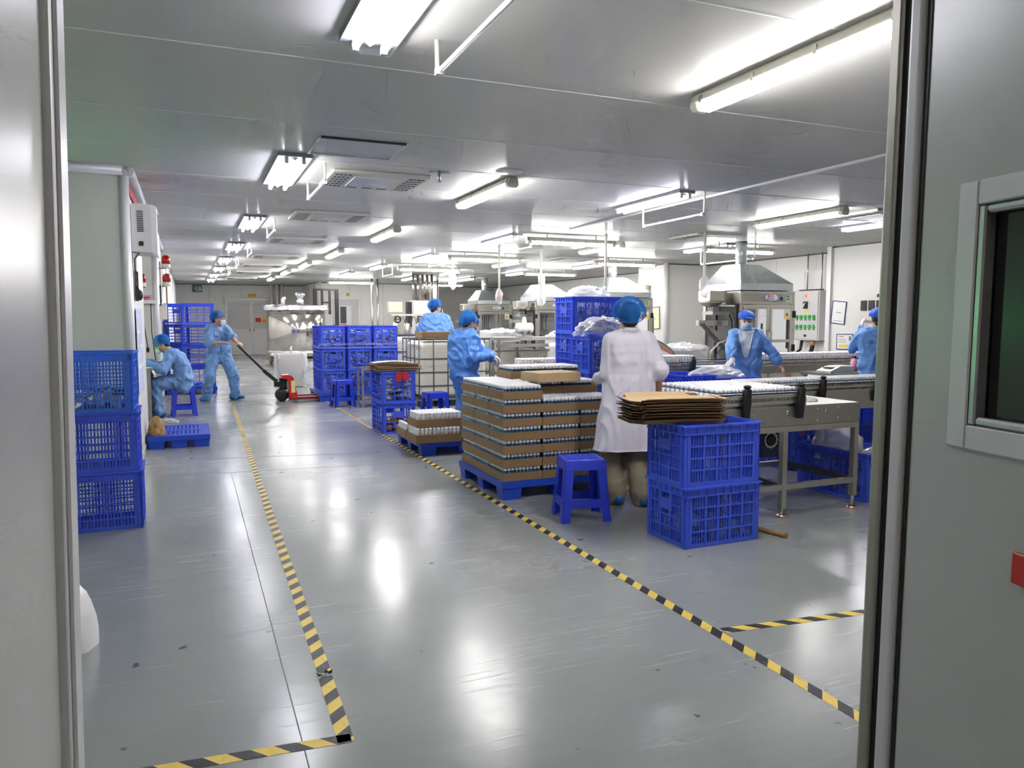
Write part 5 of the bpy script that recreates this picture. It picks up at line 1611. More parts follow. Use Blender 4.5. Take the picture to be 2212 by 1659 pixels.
for x in (-.18, .22, .4): 
    tt = thing('conduit_pipe', f'thin steel conduit rising above the green switch cabinet, {["first","second","third"][[-.18,.22,.4].index(x)]} from its hinge', 'pipe', (12.1, 12.36 - x, 2.03)); MB().tube([(0, 0, .03), (0, 0, .77)], .014, 8).build('pipe', 'steel', tt)
t = thing('wall_cladding', 'white cladding sheets on the wall behind the nearest hood', 'cladding', (12.19, 13.4, 0))
for i in range(3): MB().box(-.014, 0, -2.1 + i * 1.4, -.71 + i * 1.4, .1, 2.45).build('sheet', 'paint_white', t)
# panel box on the near pillar wall
t = thing('switch_panel', 'pale switch box with dark breakers on the side wall by the door frame', 'switch box', (11.34, 10.0, 1.4)); t.rotation_euler = (0, 0, R(-90))
MB().box(-.4, .4, -.08, 0, 0, .42).build('case', 'cream', t)
for i in range(4): MB().box(-.33 + i * .17, -.21 + i * .17, -.1, -.08, .18, .36).build('breaker', 'dark', t)
t = thing('conduit_pipe', 'white conduit above the pale switch box', 'pipe', (11.3, 9.95, 1.82)); MB().tube([(0, 0, 0), (0, 0, .97)], .022, 8).build('pipe', 'paint_white', t); MB().cb((0, 0, .02), (.08, .1, .06)).build('clamp', 'dark', t)
def poster(label, c, w, h, rz, tilt, marks, m='paper', name='notice_sheet'):
    t = thing(name, label, 'notice', c); t.rotation_euler = (0, R(0), rz)
    e = Matrix.Rotation(R(tilt), 3, 'Y')
    def bx_(nm, x, z, a, b, y0, y1, mm):
        o = MB().cb((0, 0, 0), (a, y1 - y0, b)).build(nm, mm, t); o.location = e @ Vector((x, (y0 + y1) / 2, z)); o.rotation_euler = (0, R(tilt), 0)
    bx_('sheet', 0, 0, w, h, -.004, 0, m)
    for s in (-1, 1) if m != 'paper_blue' else ():
        bx_('border', s * w / 2, 0, .016, h + .016, -.008, -.001, 'navy'); bx_('border', 0, s * h / 2, w - .016, .016, -.008, -.001, 'navy')
    for x, z, a, b, mm in marks: bx_('print', x, z, a, b, -.0055, -.004, mm)
poster('tilted white notice framed in dark blue on the side wall', (11.34, 10.93, 1.55), .32, .42, R(-90), 6, [(0, 0, .12, .012, 'cable_grey'), (0, -.16, .2, .008, 'cable_grey')])
poster('white and yellow notice framed in dark blue, lower on the side wall', (11.34, 10.76, 1.0), .38, .28, R(-90), -1, [(-.02, -.08, .25, .05, 'yellow'), (.13, .06, .06, .09, 'cable_grey'), (-.06, .05, .2, .008, 'cable_grey'), (-.06, .02, .2, .008, 'cable_grey'), (-.06, -.01, .2, .008, 'cable_grey'), (-.08, .1, .12, .012, 'red_dark')])
poster('pale yellow notice sheet beside the white coat, on the column', (10.89, 16.5, 1.45), .5, .55, R(-90), -3, [(0, -.02, .2, .012, 'cable_grey'), (.02, .1, .3, .008, 'amber')], 'paper_yellow')
t = thing('hand_dryer', 'beige wall box above the pale yellow notice', 'wall box', (10.88, 16.9, 1.75)); t.rotation_euler = (0, 0, R(-90)); MB().box(-.2, .2, -.12, 0, 0, .55).build('case', 'beige', t, bevel=.02); MB().box(-.16, .16, -.125, -.1, -.02, .0).build('outlet', 'dark', t)
# scale and pink bottle on a side table beyond the conveyor
t = thing('side_table', 'low steel side table under the weighing scale', 'table', (7.75, 7.35, 0))
MB().box(-.5, .5, -.25, .25, .72, .75).build('top', 'steel', t)
for x in (-.45, .45):
    for y in (-.2, .2): MB().box(x - .02, x + .02, y - .02, y + .02, 0, .72).build('leg', 'steel_dull', t)
t = thing('weighing_scale', 'flat white weighing scale on the side table', 'scale', (7.55, 7.3, .7505)); MB().prism([(-.2, 0), (.2, 0), (.2, .07), (-.05, .075), (-.2, .02)], -.12, .12).build('body', 'cream', t); MB().box(-.14, -.06, -.07, .07, .055, .068).build('display', 'green_dark', t); MB().box(-.03, .19, -.11, .11, .076, .083).build('pan', 'paint_white', t)
t = thing('drink_bottle', 'pink drink bottle with a purple cap on the side table', 'bottle', (7.98, 7.4, .7505)); MB().lathe([(.045, 0), (.05, .02), (.05, .11), (.03, .15), (.022, .165)], 14).build('body', 'pink', t); MB().lathe([(.026, .165), (.026, .195), (0, .197)], 12).build('cap', 'navy', t)

# far cabinet, filter rack and pipes left of the machines
t = thing('far_cabinet', 'grey electrical cabinet with lit red push buttons at the back', 'control cabinet', (6.55, 22.5, .0))
MB().box(-.35, .35, 0, .4, .1, 1.45).build('lower_case', 'wall_grey', t); MB().box(-.35, .35, 0, .4, 1.47, 2.0).build('upper_case', 'wall_grey', t)
MB().box(-.46, -.35, .05, .35, 1.2, 1.95).build('side_radiator', 'black', t); MB().box(-.35, .35, .05, .4, 0, .1).build('plinth', 'dark', t)
MB().box(-.3, .3, -.012, 0, 1.5, 1.97).build('door', 'alu_white', t)
for i in range(6):
    for j in range(2): MB().lathe([(.024, 0), (.02, .02), (0, .022)], 8, (-.02 + i * .06, 0, 1.24 + j * .07), Matrix.Rotation(R(90), 3, 'X')).build('push_button', 'led_orange' if i in (2, 4, 5) else 'dark', t)
MB().cb((-.18, -.005, 1.2), (.09, .02, .1)).build('meter', 'navy', t)
pr = 0
for x, y in ((5.75, 26), (5.95, 26), (6.35, 22.9), (6.5, 22.9), (6.65, 22.9), (6.8, 22.9), (6.95, 22.9), (7.9, 26), (8.1, 26), (9.0, 29)):
    pr += 1
    tt = thing('riser_pipe', f'{["first","second","third","fourth","fifth","sixth","seventh","eighth","ninth","tenth"][pr-1]} vertical pipe at the back, counted from the far door', 'pipe', (x, y, 2.005 if 6.2 < x < 7 else 0), 0, 'vertical riser pipes at the back'); z0 = 0
    MB().tube([(0, 0, 0), (0, 0, H_CEIL - (2.005 if 6.2 < x < 7 else 0))], .035, 8).build('pipe', 'steel', tt)
for i in range(4):
    tt = thing('pipe_pair', f'tall cream pipe on the far wall behind the tank, {["first","second","third","fourth"][i]}', 'pipe', ((3.0, 3.22, 3.42, 4.45)[i], 31.9 if i < 3 else 28.95, 0), 0, 'cream pipes behind the tank')
    MB().tube([(0, 0, 0), (0, 0, H_CEIL)], .06, 10).build('pipe', 'cream', tt)
t = thing('filter_rack', 'row of small steel filters with black handwheels behind the crates', 'filter rack', (5.6, 20.5, 0))
MB().box(-.5, .6, -.04, .04, .0, .9).build('stand', 'steel_dull', t); MB().box(-.55, .7, -.06, .06, 1.52, 1.57).build('top_bar', 'beige', t)
for i in range(4):
    x = -.42 + i * .32
    MB().lathe([(.07, .9), (.08, .92), (.08, 1.3), (.06, 1.34), (.03, 1.36), (.03, 1.52)], 12, (x, 0, 0)).build('filter', 'steel', t)
    MB().lathe([(.07, -.012), (.1, -.012), (.1, .012), (.07, .012), (.07, -.012)], 14, (x + .03, -.1, 1.42), Matrix.Rotation(R(90), 3, 'X'), caps=False).bar((x - .05, -.1, 1.42), (x + .11, -.1, 1.42), .02).build('handwheel', 'black', t)
    MB().tube([(x + .1, 0, 1.45), (x + .2, -.05, 1.5), (x + .26, -.05, 1.3)], .02, 6).build('hose', 'cable_grey', t)
MB().box(-.62, -.25, -.1, .1, 1.62, 1.9).build('junction_box', 'beige', t)
t = thing('wall_alarm', 'small red round alarm on the far wall behind the man', 'alarm', (8.16, 27.6, 2.28)); MB().box(-.02, .0, -.25, .25, -.16, .16).build('plate', 'wall_grey', t); MB().lathe([(.12, 0), (.1, .04), (0, .05)], 14, (-.02, 0, 0), Matrix.Rotation(R(-90), 3, 'Y')).build('bell', 'red_dark', t)
sroot_w = wall_run('wall_screen', [(8.25, 29.0), (8.25, 26.6)])
# open white hatch and steel chute next to the white coat
t = thing('sheet_chute', 'curved steel chute with an orange edged white guard beside the white coat', 'chute', (6.35, 9.2, 0))
m = MB()
m.grid(lambda u, v: (-.3 + .6 * u, .3 * v, .72 + .42 * math.cos(u * 1.45) ** 1.2), 16, 2); o = m.build('curved_sheet', 'steel', t); sd = o.modifiers.new('s', 'SOLIDIFY'); sd.thickness = .01
MB().prism([(-.33, .74), (-.36, 1.08), (-.28, 1.06), (.02, .92), (.06, .86), (.06, .74)], -.015, -.005).build('guard', 'paint_white', t)
MB().tube([(-.30, -.02, 1.08), (.02, -.02, .93), (.07, -.02, .86), (.07, -.02, .74)], .009, 6).build('edge_seal', 'orange', t)
for x in (-.28, .26): MB().box(x, x + .04, .0, .3, 0, .72).build('leg', 'steel_dull', t)

# hanging service drops with bagged ends
def drop(label, x, y, z, m='film_dense', r=.09, amber=False):
    t = thing('service_drop', label, 'hanging hose', (x, y, z), 0, 'hanging service drops')
    MB().tube([(0, 0, .1), (0, 0, H_CEIL - z)], .022, 8).build('pipe', 'cream', t)
    b2 = MB(); b2.ell((0, 0, .1), r, r, r * 2.0, 22, 16)
    b2.v = [(v[0] * (1 + .35 * nz(v, 14, x)), v[1] * (1 + .35 * nz(v, 14, x + 2)), v[2] + .03 * nz(v, 16, x + 5)) for v in b2.v]
    b2.build('wrapped_end', m, t)
    if amber: MB().ell((0, 0, .08), .06, .06, .09).build('coupling', 'amber', t)
drop('white service drop with a wrapped end in front of the third hood', 6.35, 13.6, 1.75)
drop('white service drop with a wrapped end above the upper blue crate', 6.25, 10.9, 1.75, r=.06)
drop('white service drop with a wrapped end before the nearest hood', 7.45, 9.9, 1.83, r=.085)
drop('service drop with an amber coupling in front of the farthest hood', 5.75, 14.3, 1.78, amber=True, r=.08)
drop('thin service drop above the man behind the tote', 5.5, 16.5, 2.2, r=.1)
t = thing('wall_pipe', 'white round pipe standing at the column edge beside the second machine', 'pipe', (10.86, 15.95, 0)); 
MB().tube([(0, 0, 0), (0, 0, H_CEIL)], .06, 12).build('pipe', 'paint_white', t)

# ------------------------------------------------------------------ left wall fittings
t = thing('purifier_box', 'grey wall-mounted purifier box with a slanted glossy front', 'wall unit', (-.49, 8.1, 2.06))
MB().box(0, .17, 0, .55, 0, .45).build('case', 'wall_grey', t)
MB().add([(.17, 0, .45), (.22, .0, .43), (.22, 0, -.02), (.17, 0, 0), (.17, .55, .45), (.22, .55, .43), (.22, .55, -.02), (.17, .55, 0)], [(0, 3, 2, 1), (4, 5, 6, 7), (1, 2, 6, 5), (0, 1, 5, 4), (3, 7, 6, 2)]).build('front_door', 'alu_white', t)
MB().box(.218, .224, .1, .45, .2, .40).build('window', 'mirror_steel', t)
gm = MB()
for i in range(12): gm.box(.05, .105, -.003, 0, .19 + i * .017, .2 + i * .017)
g = gm.build('vent_slots', 'dark_grey', t); g['kind'] = 'stuff'
MB().box(.06, .1, -.004, 0, .06, .1).build('socket', 'black', t)
t = thing('power_plug_cable', 'black cable with a plug hanging under the purifier box', 'cable', (-.47, 8.2, 2.05))
MB().tube([(.04, -.1, .0), (.0, -.12, -.06), (.0, -.12, -.3), (.03, -.12, -.36)], .007, 6).build('cord', 'black', t); MB().ell((.03, -.12, -.4), .03, .03, .05).build('plug', 'black', t)
t = thing('socket_box', 'white socket box with a dark cable duct under the purifier', 'socket box', (-.49, 8.12, 1.6))
MB().box(0, .035, 0, .3, .28, .45).build('box', 'paint_white', t); MB().box(0, .03, .16, .26, 0, .28).build('duct', 'dark', t); MB().box(0, .025, .27, .32, .02, .28).build('strip', 'beige', t)
poster('large pale blue notice sheets on the wall under the purifier', (-.485, 8.55, 1.1), .8, .85, R(90), 0, [(-.2, .2, .4, .03, 'paper'), (.2, .05, .4, .03, 'paper'), (0, -.15, .7, .03, 'paper')], 'paper_blue')
t = thing('wall_banner', 'red banner strip high on the wall above the purifier', 'banner', (-.49, 8.0, 2.58)); MB().box(0, .006, 0, 1.2, 0, .1).build('cloth', 'red_card', t)
def beacon(label, x, y, z, rz=0):
    t = thing('alarm_beacon', label, 'alarm lamp', (x, y, z), rz, 'red alarm beacons')
    MB().box(-.02, .1, -.06, .06, -.085, -.07).build('bracket', 'steel_dull', t)
    MB().lathe([(.07, -.07), (.074, -.06), (.07, -.01), (.065, 0)], 14, (.1, 0, 0)).build('base', 'cream', t)
    MB().lathe([(.066, 0), (.068, .08), (.055, .125), (.03, .145), (0, .15)], 14, (.1, 0, 0)).build('dome', 'red_clear', t)
    MB().lathe([(0, .0), (.03, .01), (.03, .09), (0, .1)], 8, (.1, 0, 0)).build('bulb', 'red_dark', t)
    return t
beacon('red alarm beacon on the alcove wall over a pink label', -.72, 13.9, 2.02, R(-90))
beacon('upper red alarm beacon on the corner post', -.46, 14.3, 2.36)
beacon('lower red alarm beacon on the corner post', -.46, 14.45, 2.06)
sign('small_label', 'small pink label under the alcove beacon', (-.72, 13.975, 1.76), .26, .12, 'pink', 0, 'label', [(0, .02, .2, .02, 'red_dark'), (0, -.02, .16, .02, 'red_dark')])
t = thing('wall_duct', 'beige and black cable trunking on the corner post below the beacons', 'trunking', (-.47, 14.35, 1.2)); MB().box(0, .03, -.05, .05, .5, 1.2).build('duct', 'beige', t); MB().box(.0, .02, -.12, -.06, .45, .8).build('cable', 'black', t); MB().box(-.02, .1, -.09, .09, .22, .48).build('fuse_box', 'cream', t)
t = thing('power_strip', 'white power strip with two black cords hanging in the alcove', 'power strip', (-.66, 13.97, 1.68)); MB().box(-.16, .16, -.05, 0, 0, .06).build('strip', 'paint_white', t)
for x, L_ in ((-.05, .72), (.06, .95)): MB().tube([(x, -.04, 0), (x, -.05, -L_ * .5), (x + .04, -.04, -L_)], .007, 6).build('cord', 'black', t); MB().ell((x + (.04), -.04, -L_ - .04), .025, .025, .05).build('plug', 'black', t)
t = thing('wood_strip', 'tall wooden strip against the wall beyond the beacons', 'wood strip', (-.46, 17.5, 1.3)); MB().box(0, .03, 0, .05, 0, .95).build('strip', 'wood', t)
# desk in the alcove
t = thing('metal_desk', 'grey metal desk the seated person writes on', 'desk', (-.9, 12.1, 0))
MB().box(-.3, .38, -.45, .45, .70, .735).build('top', 'steel_dull', t)
MB().box(-.28, .36, -.44, -.42, 0, .70).build('side_panel', 'steel_dull', t); MB().box(-.28, .36, .42, .44, 0, .70).build('side_panel', 'steel_dull', t); MB().box(-.28, -.26, -.42, .42, 0, .70).build('back_panel', 'steel_dull', t)
t = thing('paper_sheets', 'loose paper sheets on the desk edge', 'papers', (-.62, 12.05, .737))
MB().cb((-.05, -.2, .003), (.22, .3, .004)).build('sheet', 'paper_greenlit', t); MB().cb((0, .1, .004), (.2, .28, .004), M=Matrix.Rotation(R(14), 3, 'Z')).build('sheet', 'paper', t)
MB().add([(.06, -.28, .008), (.09, -.08, .008), (.15, -.06, -.1), (.12, -.26, -.1)], [(0, 1, 2, 3)]).build('hanging_sheet', 'paper', t)
t = thing('added_screen', 'unseen green screen added for the green cast on the seated person', 'screen', (-1.12, 12.15, .737))  # added out of view to throw green light on the writer
MB().box(-.03, .03, -.1, .1, 0, .02).build('stand', 'dark', t); MB().box(-.02, .0, -.22, .22, .06, .38).build('screen_back', 'dark', t); MB().box(.0, .004, -.2, .2, .08, .36).build('screen_face', 'added_screen_glow', t); MB().box(-.015, .005, -.02, .02, .02, .06).build('neck', 'dark', t)
t = thing('added_green_lamp', 'unseen green lamp added for the green cast on floor and ceiling', 'added lamp', (-1.75, 7.845, 1.5))  # added out of view to tint floor, ceiling and crates green
MB().box(-.55, .55, -.05, 0, -.22, .22).build('case', 'paint_white', t); MB().box(-.5, .5, -.056, -.05, -.18, .18).build('face', 'added_green_glow', t)
# broom stick on the floor
o = MB().tube([(3.36, 4.42, .016), (3.45, 4.1, .016), (3.53, 3.77, .016)], [.017, .016, .018], 8).build('wooden_stick', 'wood'); tag(o, 'short wooden stick lying on the floor behind the near crates', 'stick')
for i, pts in enumerate(([(4.85, 5.05, .42), (4.84, 4.95, .55), (4.88, 4.85, .66)], [(4.35, 5.3, .08), (4.5, 5.4, .2), (4.7, 5.5, .3)])):
    o = MB().tube(pts, .008, 6).build('red_cable', 'orange'); tag(o, ['red cable dangling over the crate behind the table', 'thin orange cable behind the table leg'][i], 'cable')
# ------------------------------------------------------------------ people
def ik(a, b, l1, l2, pole):
    a, b, pole = Vector(a), Vector(b), Vector(pole)
    d = b - a; L = min(d.length, (l1 + l2) * .998); d.normalize()
    b = a + d * L
    x = (l1 * l1 - l2 * l2 + L * L) / (2 * L); h = math.sqrt(max(0, l1 * l1 - x * x))
    p = pole - d * pole.dot(d)
    p = p.normalized() if p.length > 1e-5 else d.orthogonal().normalized()
    return a + d * x + p * h, b

def hand_caps(mb, wrist, d, n, side, curl, s=1.0, fat=1.0):
    """palm, four fingers and a thumb; d: finger direction, n: palm normal, side: +1 if the thumb lies towards d x n"""
    d = Vector(d).normalized(); n = Vector(n); n = (n - d * n.dot(d)).normalized(); t = d.cross(n) * side
    W = Vector(wrist)
    def P(x, y, z): return W + (t * x + n * y + d * z) * s
    f = fat
    for x in (-.026, -.009, .009, .026): mb.caps(P(x * .8, 0, .012), P(x, 0, .078), .0145 * s * f, .012 * s * f, 8)
    mb.caps(P(0, 0, -.03), P(0, 0, .02), .024 * s * f, .022 * s * f, 8)
    for k, (x, L) in enumerate(((.029, .070), (.010, .080), (-.010, .074), (-.028, .058))):
        ang = 0; p = P(x, 0, .078); sp = x * .5
        for q in range(3):
            ang += curl * (.75 if q else .55)
            seg = L * (.44, .32, .24)[q]
            e = p + (d * math.cos(ang) + n * math.sin(ang) + t * (sp if q == 0 else 0)) * seg * s
            mb.caps(p, e, (.0098 - .0012 * q) * s * f, (.0088 - .0012 * q) * s * f, 7); p = e
    p = P(.03, .004, .018)
    q = p + (t * .62 + d * .62 + n * (.25 + .3 * curl)).normalized() * .04 * s
    mb.caps(p, q, .0125 * s * f, .0105 * s * f, 7)
    mb.caps(q, q + (t * (.35 - .3 * curl) + d * .85 + n * (.2 + .5 * curl)).normalized() * .03 * s, .0102 * s * f, .0085 * s * f, 7)

def join_meshes(name, meshes, mats):
    bm = bmesh.new()
    for me, mi in meshes:
        o = len(bm.faces); bm.from_mesh(me); bm.faces.ensure_lookup_table()
        if mi is not None:
            for f in bm.faces[o:]: f.material_index = mi
    out = bpy.data.meshes.new(name); bm.to_mesh(out); bm.free()
    for m in mats: out.materials.append(MATS[m])
    out.polygons.foreach_set('use_smooth', [True] * len(out.polygons)); out.update()
    return out

def person(label, loc, rz, s, o):
    Rz = Matrix.Rotation(rz, 3, 'Z'); inv = Rz.transposed(); B = Vector(loc)
    L = lambda w: inv @ (Vector(w) - B)                       # world point -> local
    J = dict(pel=(0, 0, .92), waist=(0, .0, 1.05), chest=(0, .01, 1.22), neck=(0, -.005, 1.37), head=(0, .03, 1.485))
    J = {k: Vector(v) * s for k, v in J.items()}
    for k, v in o.get('J', {}).items(): J[k] = L(v)
    yaw, pit, roll = o.get('head', (0, 0, 0))
    hM = Matrix.Rotation(R(yaw), 3, 'Z') @ Matrix.Rotation(R(-pit), 3, 'X') @ Matrix.Rotation(R(roll), 3, 'Y')
    HC = J['head']
    T = lambda p: hM @ (Vector(p) * s) + HC
    tw = o.get('twist', 0); lat = Matrix.Rotation(R(tw), 3, 'Z') @ Vector((1, 0, 0)); plat = Vector((1, 0, 0))
    spd = (J['neck'] - J['chest']).normalized()
    S = {q: J['neck'] + lat * (.165 * s * q) - spd * (.06 * s) for q in (-1, 1)}
    HP = {q: J['pel'] + plat * (.085 * s * q) - Vector((0, 0, .04 * s)) for q in (-1, 1)}
    arm, leg, A = {}, {}, o['arms']
    for q in (-1, 1):
        w, pole, hd, hn, curl = A[q]
        e, w2 = ik(S[q], L(w), .275 * s, .25 * s, inv @ Vector(pole)); arm[q] = (e, w2, inv @ Vector(hd), inv @ Vector(hn), curl)
        a, kp = o['feet'][q]
        k, a2 = ik(HP[q], L(a), .415 * s, .41 * s, inv @ Vector(kp)); leg[q] = (k, a2)
    # ---- skin: head, neck, forearms, hands, one mesh with the body inside the clothes
    hb = MB()
    def he(c, r): hb.ell(T(c), r[0] * s, r[1] * s, r[2] * s, 16, 10, M=hM)
    he((0, -.012, .03), (.073, .092, .085)); he((0, .022, -.025), (.061, .070, .088)); he((0, .036, -.072), (.042, .046, .036))
    hb.caps(T((0, .09, .008)), T((0, .107, -.024)), .008 * s, .0125 * s, 8)
    he((0, .074, .022), (.05, .02, .012)); he((0, .080, -.058), (.024, .012, .010)); he((0, .077, -.068), (.02, .012, .008))
    for q in (-1, 1):
        he((.073 * q, -.008, -.012), (.010, .020, .032)); he((.034 * q, .066, -.02), (.024, .018, .02))
    hb.caps(T((0, -.02, -.06)), J['neck'] - spd * .03 * s, .052 * s, .058 * s, 12)
    headm = remesh(hb, .0065, 3)
    eb = MB()
    for q in (-1, 1):
        eb.ell(T((.030 * q, .0835, -.002)), .013 * s, .006 * s, .0055 * s, 10, 6, M=hM)
        eb.caps(T((.016 * q, .0915, .0185)), T((.047 * q, .083, .019)), .0035 * s, .0025 * s, 6)
    eyem = eb.mesh('e', 'hair')
    bb = MB()
    for q in (-1, 1):
        e, w2, *_ = arm[q]
        bb.caps(S[q], e, .045 * s, .04 * s); bb.caps(e, w2, .041 * s, .027 * s)
        k, a2 = leg[q]
        bb.caps(HP[q], k, .075 * s, .05 * s); bb.caps(k, a2, .052 * s, .035 * s)
    for a, b, r1, r2 in ((J['pel'], J['waist'], .11, .10), (J['waist'], J['chest'], .10, .11), (J['chest'], J['neck'], .11, .05)): bb.caps(a, b, r1 * s, r2 * s)
    bb.caps(S[-1], S[1], .05 * s, .05 * s)
    bodym = remesh(bb, .014, 2)
    parts = [(headm, 0), (eyem, 1), (bodym, 0)]
    glv = o.get('gloves', ())
    for q in (-1, 1):
        e, w2, hd, hn, curl = arm[q]
        m = MB(); hand_caps(m, w2, hd, hn, q, curl, s * .98, .94 if q in glv else 1.0); parts.append((remesh(m, .0055, 1), 0))
    me = join_meshes('person', parts, ['skin', 'hair'])
    root = mesh_obj('person', me); root.location = loc; root.rotation_euler = (0, 0, rz)
    tag(root, label, 'person')
    for q in glv:
        e, w2, hd, hn, curl = arm[q]
        m = MB(); hand_caps(m, w2, hd, hn, q, curl, s, 1.12); m.caps(w2 - (w2 - e).normalized() * .05 * s, w2, .034 * s, .03 * s)
        g = remesh(m, .006, 1, .0015, 30, mats='glove'); mesh_obj('glove', g, root)
    # ---- clothes
    cm_ = o['cloth']; c = MB()
    spine = [J['pel'], J['waist'], J['chest'], J['neck']]
    def sp(t):
        t = t * 3; i = min(2, max(0, int(t))); return spine[i].lerp(spine[i + 1], t - i)
    lv = [(-.10, .075, .118), (.05, .085, .128), (.2, .08, .122), (.36, .082, .118), (.52, .095, .12), (.66, .105, .118), (.80, .125, .10), (.88, .135, .075)]
    fat = o.get('fat', 1.0)
    for t_, w_, r_ in lv:
        p = sp(max(0, t_)) + (Vector((0, 0, t_)) * s if t_ < 0 else Vector((0, 0, 0)))
        d = plat.lerp(lat, max(0, min(1, t_))).normalized()
        c.caps(p - d * w_ * s * fat, p + d * w_ * s * fat, r_ * s * fat, None, 12)
    for (a, wa, ra), (b, wb, rb_) in zip(lv[1:-1], lv[2:]):
        for q in (-1, 0, 1):
            d = lat
            c.caps(sp(a) + d * q * wa * s * .8, sp(b) + d * q * wb * s * .8, ra * s * .97 * fat, rb_ * s * .97 * fat, 10)
    roll_ = o.get('roll', {-1: 1.0, 1: 1.0})
    for q in (-1, 1):
        e, w2, *_ = arm[q]; cut = e.lerp(w2, roll_[q])
        af = fat * (.86 if o.get('coat') else 1); c.caps(S[q] - lat * q * .02 * s, e, .080 * s * af, .068 * s * af, 12)
        c.caps(e, cut, .068 * s * af, (.056 if roll_[q] > .8 else .062) * s * af, 12)
        if roll_[q] <= .8:
            dd = (w2 - e).normalized(); c.caps(cut - dd * .03 * s, cut, .072 * s, .07 * s, 12)
    coat = o.get('coat')
    if coat:
        for i in range(15):
            z = J['pel'].z + .06 - i * (J['pel'].z + .08 - coat) / 13.5; w_ = .086 + .0028 * i; r_ = .120 + .0035 * i
            p = Vector((J['pel'].x, J['pel'].y, z)); c.caps(p - plat * w_ * s, p + plat * w_ * s, r_ * s, None, 14)
    else:
        for q in (-1, 1):
            k, a2 = leg[q]
            c.caps(HP[q], k, .112 * s, .095 * s, 12); c.caps(k, a2 + Vector((0, 0, .01)), .095 * s, .078 * s, 12)
            c.caps(a2 + Vector((0, 0, .06)), a2 + Vector((0, 0, .0)), .075 * s, .07 * s, 12)
    nk = J['neck'].lerp(J['head'], .42 if o.get('coat') else .22)
    for i in range(12):
        a = 2 * math.pi * i / 12; a2 = 2 * math.pi * (i + 1) / 12
        f_ = lambda a: nk + Vector((.062 * math.cos(a), .066 * math.sin(a) - .012, -.035 + .012 * math.sin(a) * -1)) * s
        c.caps(f_(a), f_(a2), .016 * s, None, 8)
    cl = remesh(c, .0115, 9, o.get('fold', .012) * s * 2.0, 8.0, o.get('seed', 1), (1, 1, .22) if o.get('coat') else (1, 1, .8), mats=cm_)
    nm = 'lab_coat' if coat else 'coverall'
    if coat:   # clean hem
        for v in cl.vertices:
            if v.co.z < coat: v.co.z = coat + (v.co.z - coat) * .04
    co = mesh_obj(nm, cl, root)
    bvh = BVHTree.FromPolygons([v.co.copy() for v in cl.vertices], [tuple(p.vertices) for p in cl.polygons])
    if coat:
        tr = MB()
        for q in (-1, 1):
            k, a2 = leg[q]; tr.caps(HP[q], k, .10 * s, .085 * s, 12); tr.caps(k, a2 + Vector((0, 0, .02)), .085 * s, .098 * s, 12); tr.caps(a2 + Vector((0, 0, .05)), a2 - Vector((0, 0, .025)), .092 * s, .088 * s, 12)
        tr.caps(J['pel'] - plat * .06 * s, J['pel'] + plat * .06 * s, .11 * s)
        mesh_obj('trousers', remesh(tr, .0125, 3, .012 * s, 8, 7, mats='trousers'), root)
    # ---- appliques found by casting rays onto the cloth
    def patch(name, m, fn, nu, nv, off, back=False):
        mb = MB(); ok = True; fw = Rzl if False else None
        dirv = Vector((0, 1 if back else -1, 0)); twm = Matrix.Rotation(R(tw), 3, 'Z')
        def P(u, v):
            x, z = fn(u, v); org = twm @ Vector((x * s, (-.8 if back else .8), 0)) + Vector((J['chest'].x, J['chest'].y, z * s))
            h = bvh.ray_cast(org, twm @ dirv)
            return h[0] - (twm @ dirv) * off if h[0] else org + (twm @ dirv) * .7
        mb.grid(P, nu, nv); ob = mb.build(name, m, root)
        sd_ = ob.modifiers.new('s', 'SOLIDIFY'); sd_.thickness = .004
        return ob
    for ap in o.get('patches', ()): patch(*ap)
    # ---- folded hood at the nape
    if o.get('hood'):
        hm = MB(); base = J['neck'] + Vector((0, -.085 * s, -.02 * s))
        for i in range(9):
            a = math.pi * (1 + i / 8); p = base + lat * (.115 * math.cos(a) * s) + Vector((0, (.03 + .075 * math.sin(a)) * s * .9 + .035 * s, (.02 - .15 * abs(math.sin(a)) ** 1.3) * s))
            if i: hm.caps(pp, p, .034 * s, .034 * s, 10)
            pp = p
            hm.caps(p, base + Vector((0, .02, .02)) * s, .03 * s, .036 * s, 8)
        mesh_obj('hood', remesh(hm, .011, 3, .008 * s, 11, 3, mats=cm_), root)
    # ---- head wear
    hair = MB(); hk = 1.14 if o.get('coat') else 1.03; hair.ell(T((0, -.030, .034)), .0785 * s * hk, .089 * s * hk, .086 * s * hk, 18, 12, M=hM); hair.ell(T((0, -.055, -.045)), .06 * s, .04 * s, .04 * s, 14, 8, M=hM); hair.build('hair', 'hair', root)
    ck = o.get('cap', 'net'); cpx = MB(); sl = o.get('slouch', 0); puff = o.get('puff', 1.0)
    def capf(u, v):
        a = 2 * math.pi * u; sa, ca = math.sin(a), math.cos(a)
        lo = (-.15 - .35 * (1 - max(0, sa)) ** 1.5 - .35 * max(0, -sa) * o.get('low', 1.0)) if ck == 'net' else (-.1 - .25 * max(0, -sa) * o.get('low', 1.0))
        ph = lo + (math.pi / 2 - lo) * v
        rr = (.098 + .022 * puff) if ck == 'net' else .1 + .012 * puff
        k = 1 - .10 * (1 - min(1, v * 5)) + .06 * nz((ca * 2.2, sa * 2.2, v * 3), 2.0, o.get('seed', 1)) + .045 * math.sin(a * 19 + 3 * nz((ca, sa, 1), 2)) * max(0, 1 - v * 1.15)
        cz = (.026 if ck == 'net' else .036) + .012 * puff; hz = .092 + .022 * puff if ck == 'net' else .098
        cph = math.cos(ph) if ph > 0 else max(.84, math.cos(ph))
        x = rr * cph * ca * k; y = rr * 1.06 * cph * sa * k - .022
        z = cz + hz * math.sin(ph) * (1 if v < .99 else 1)
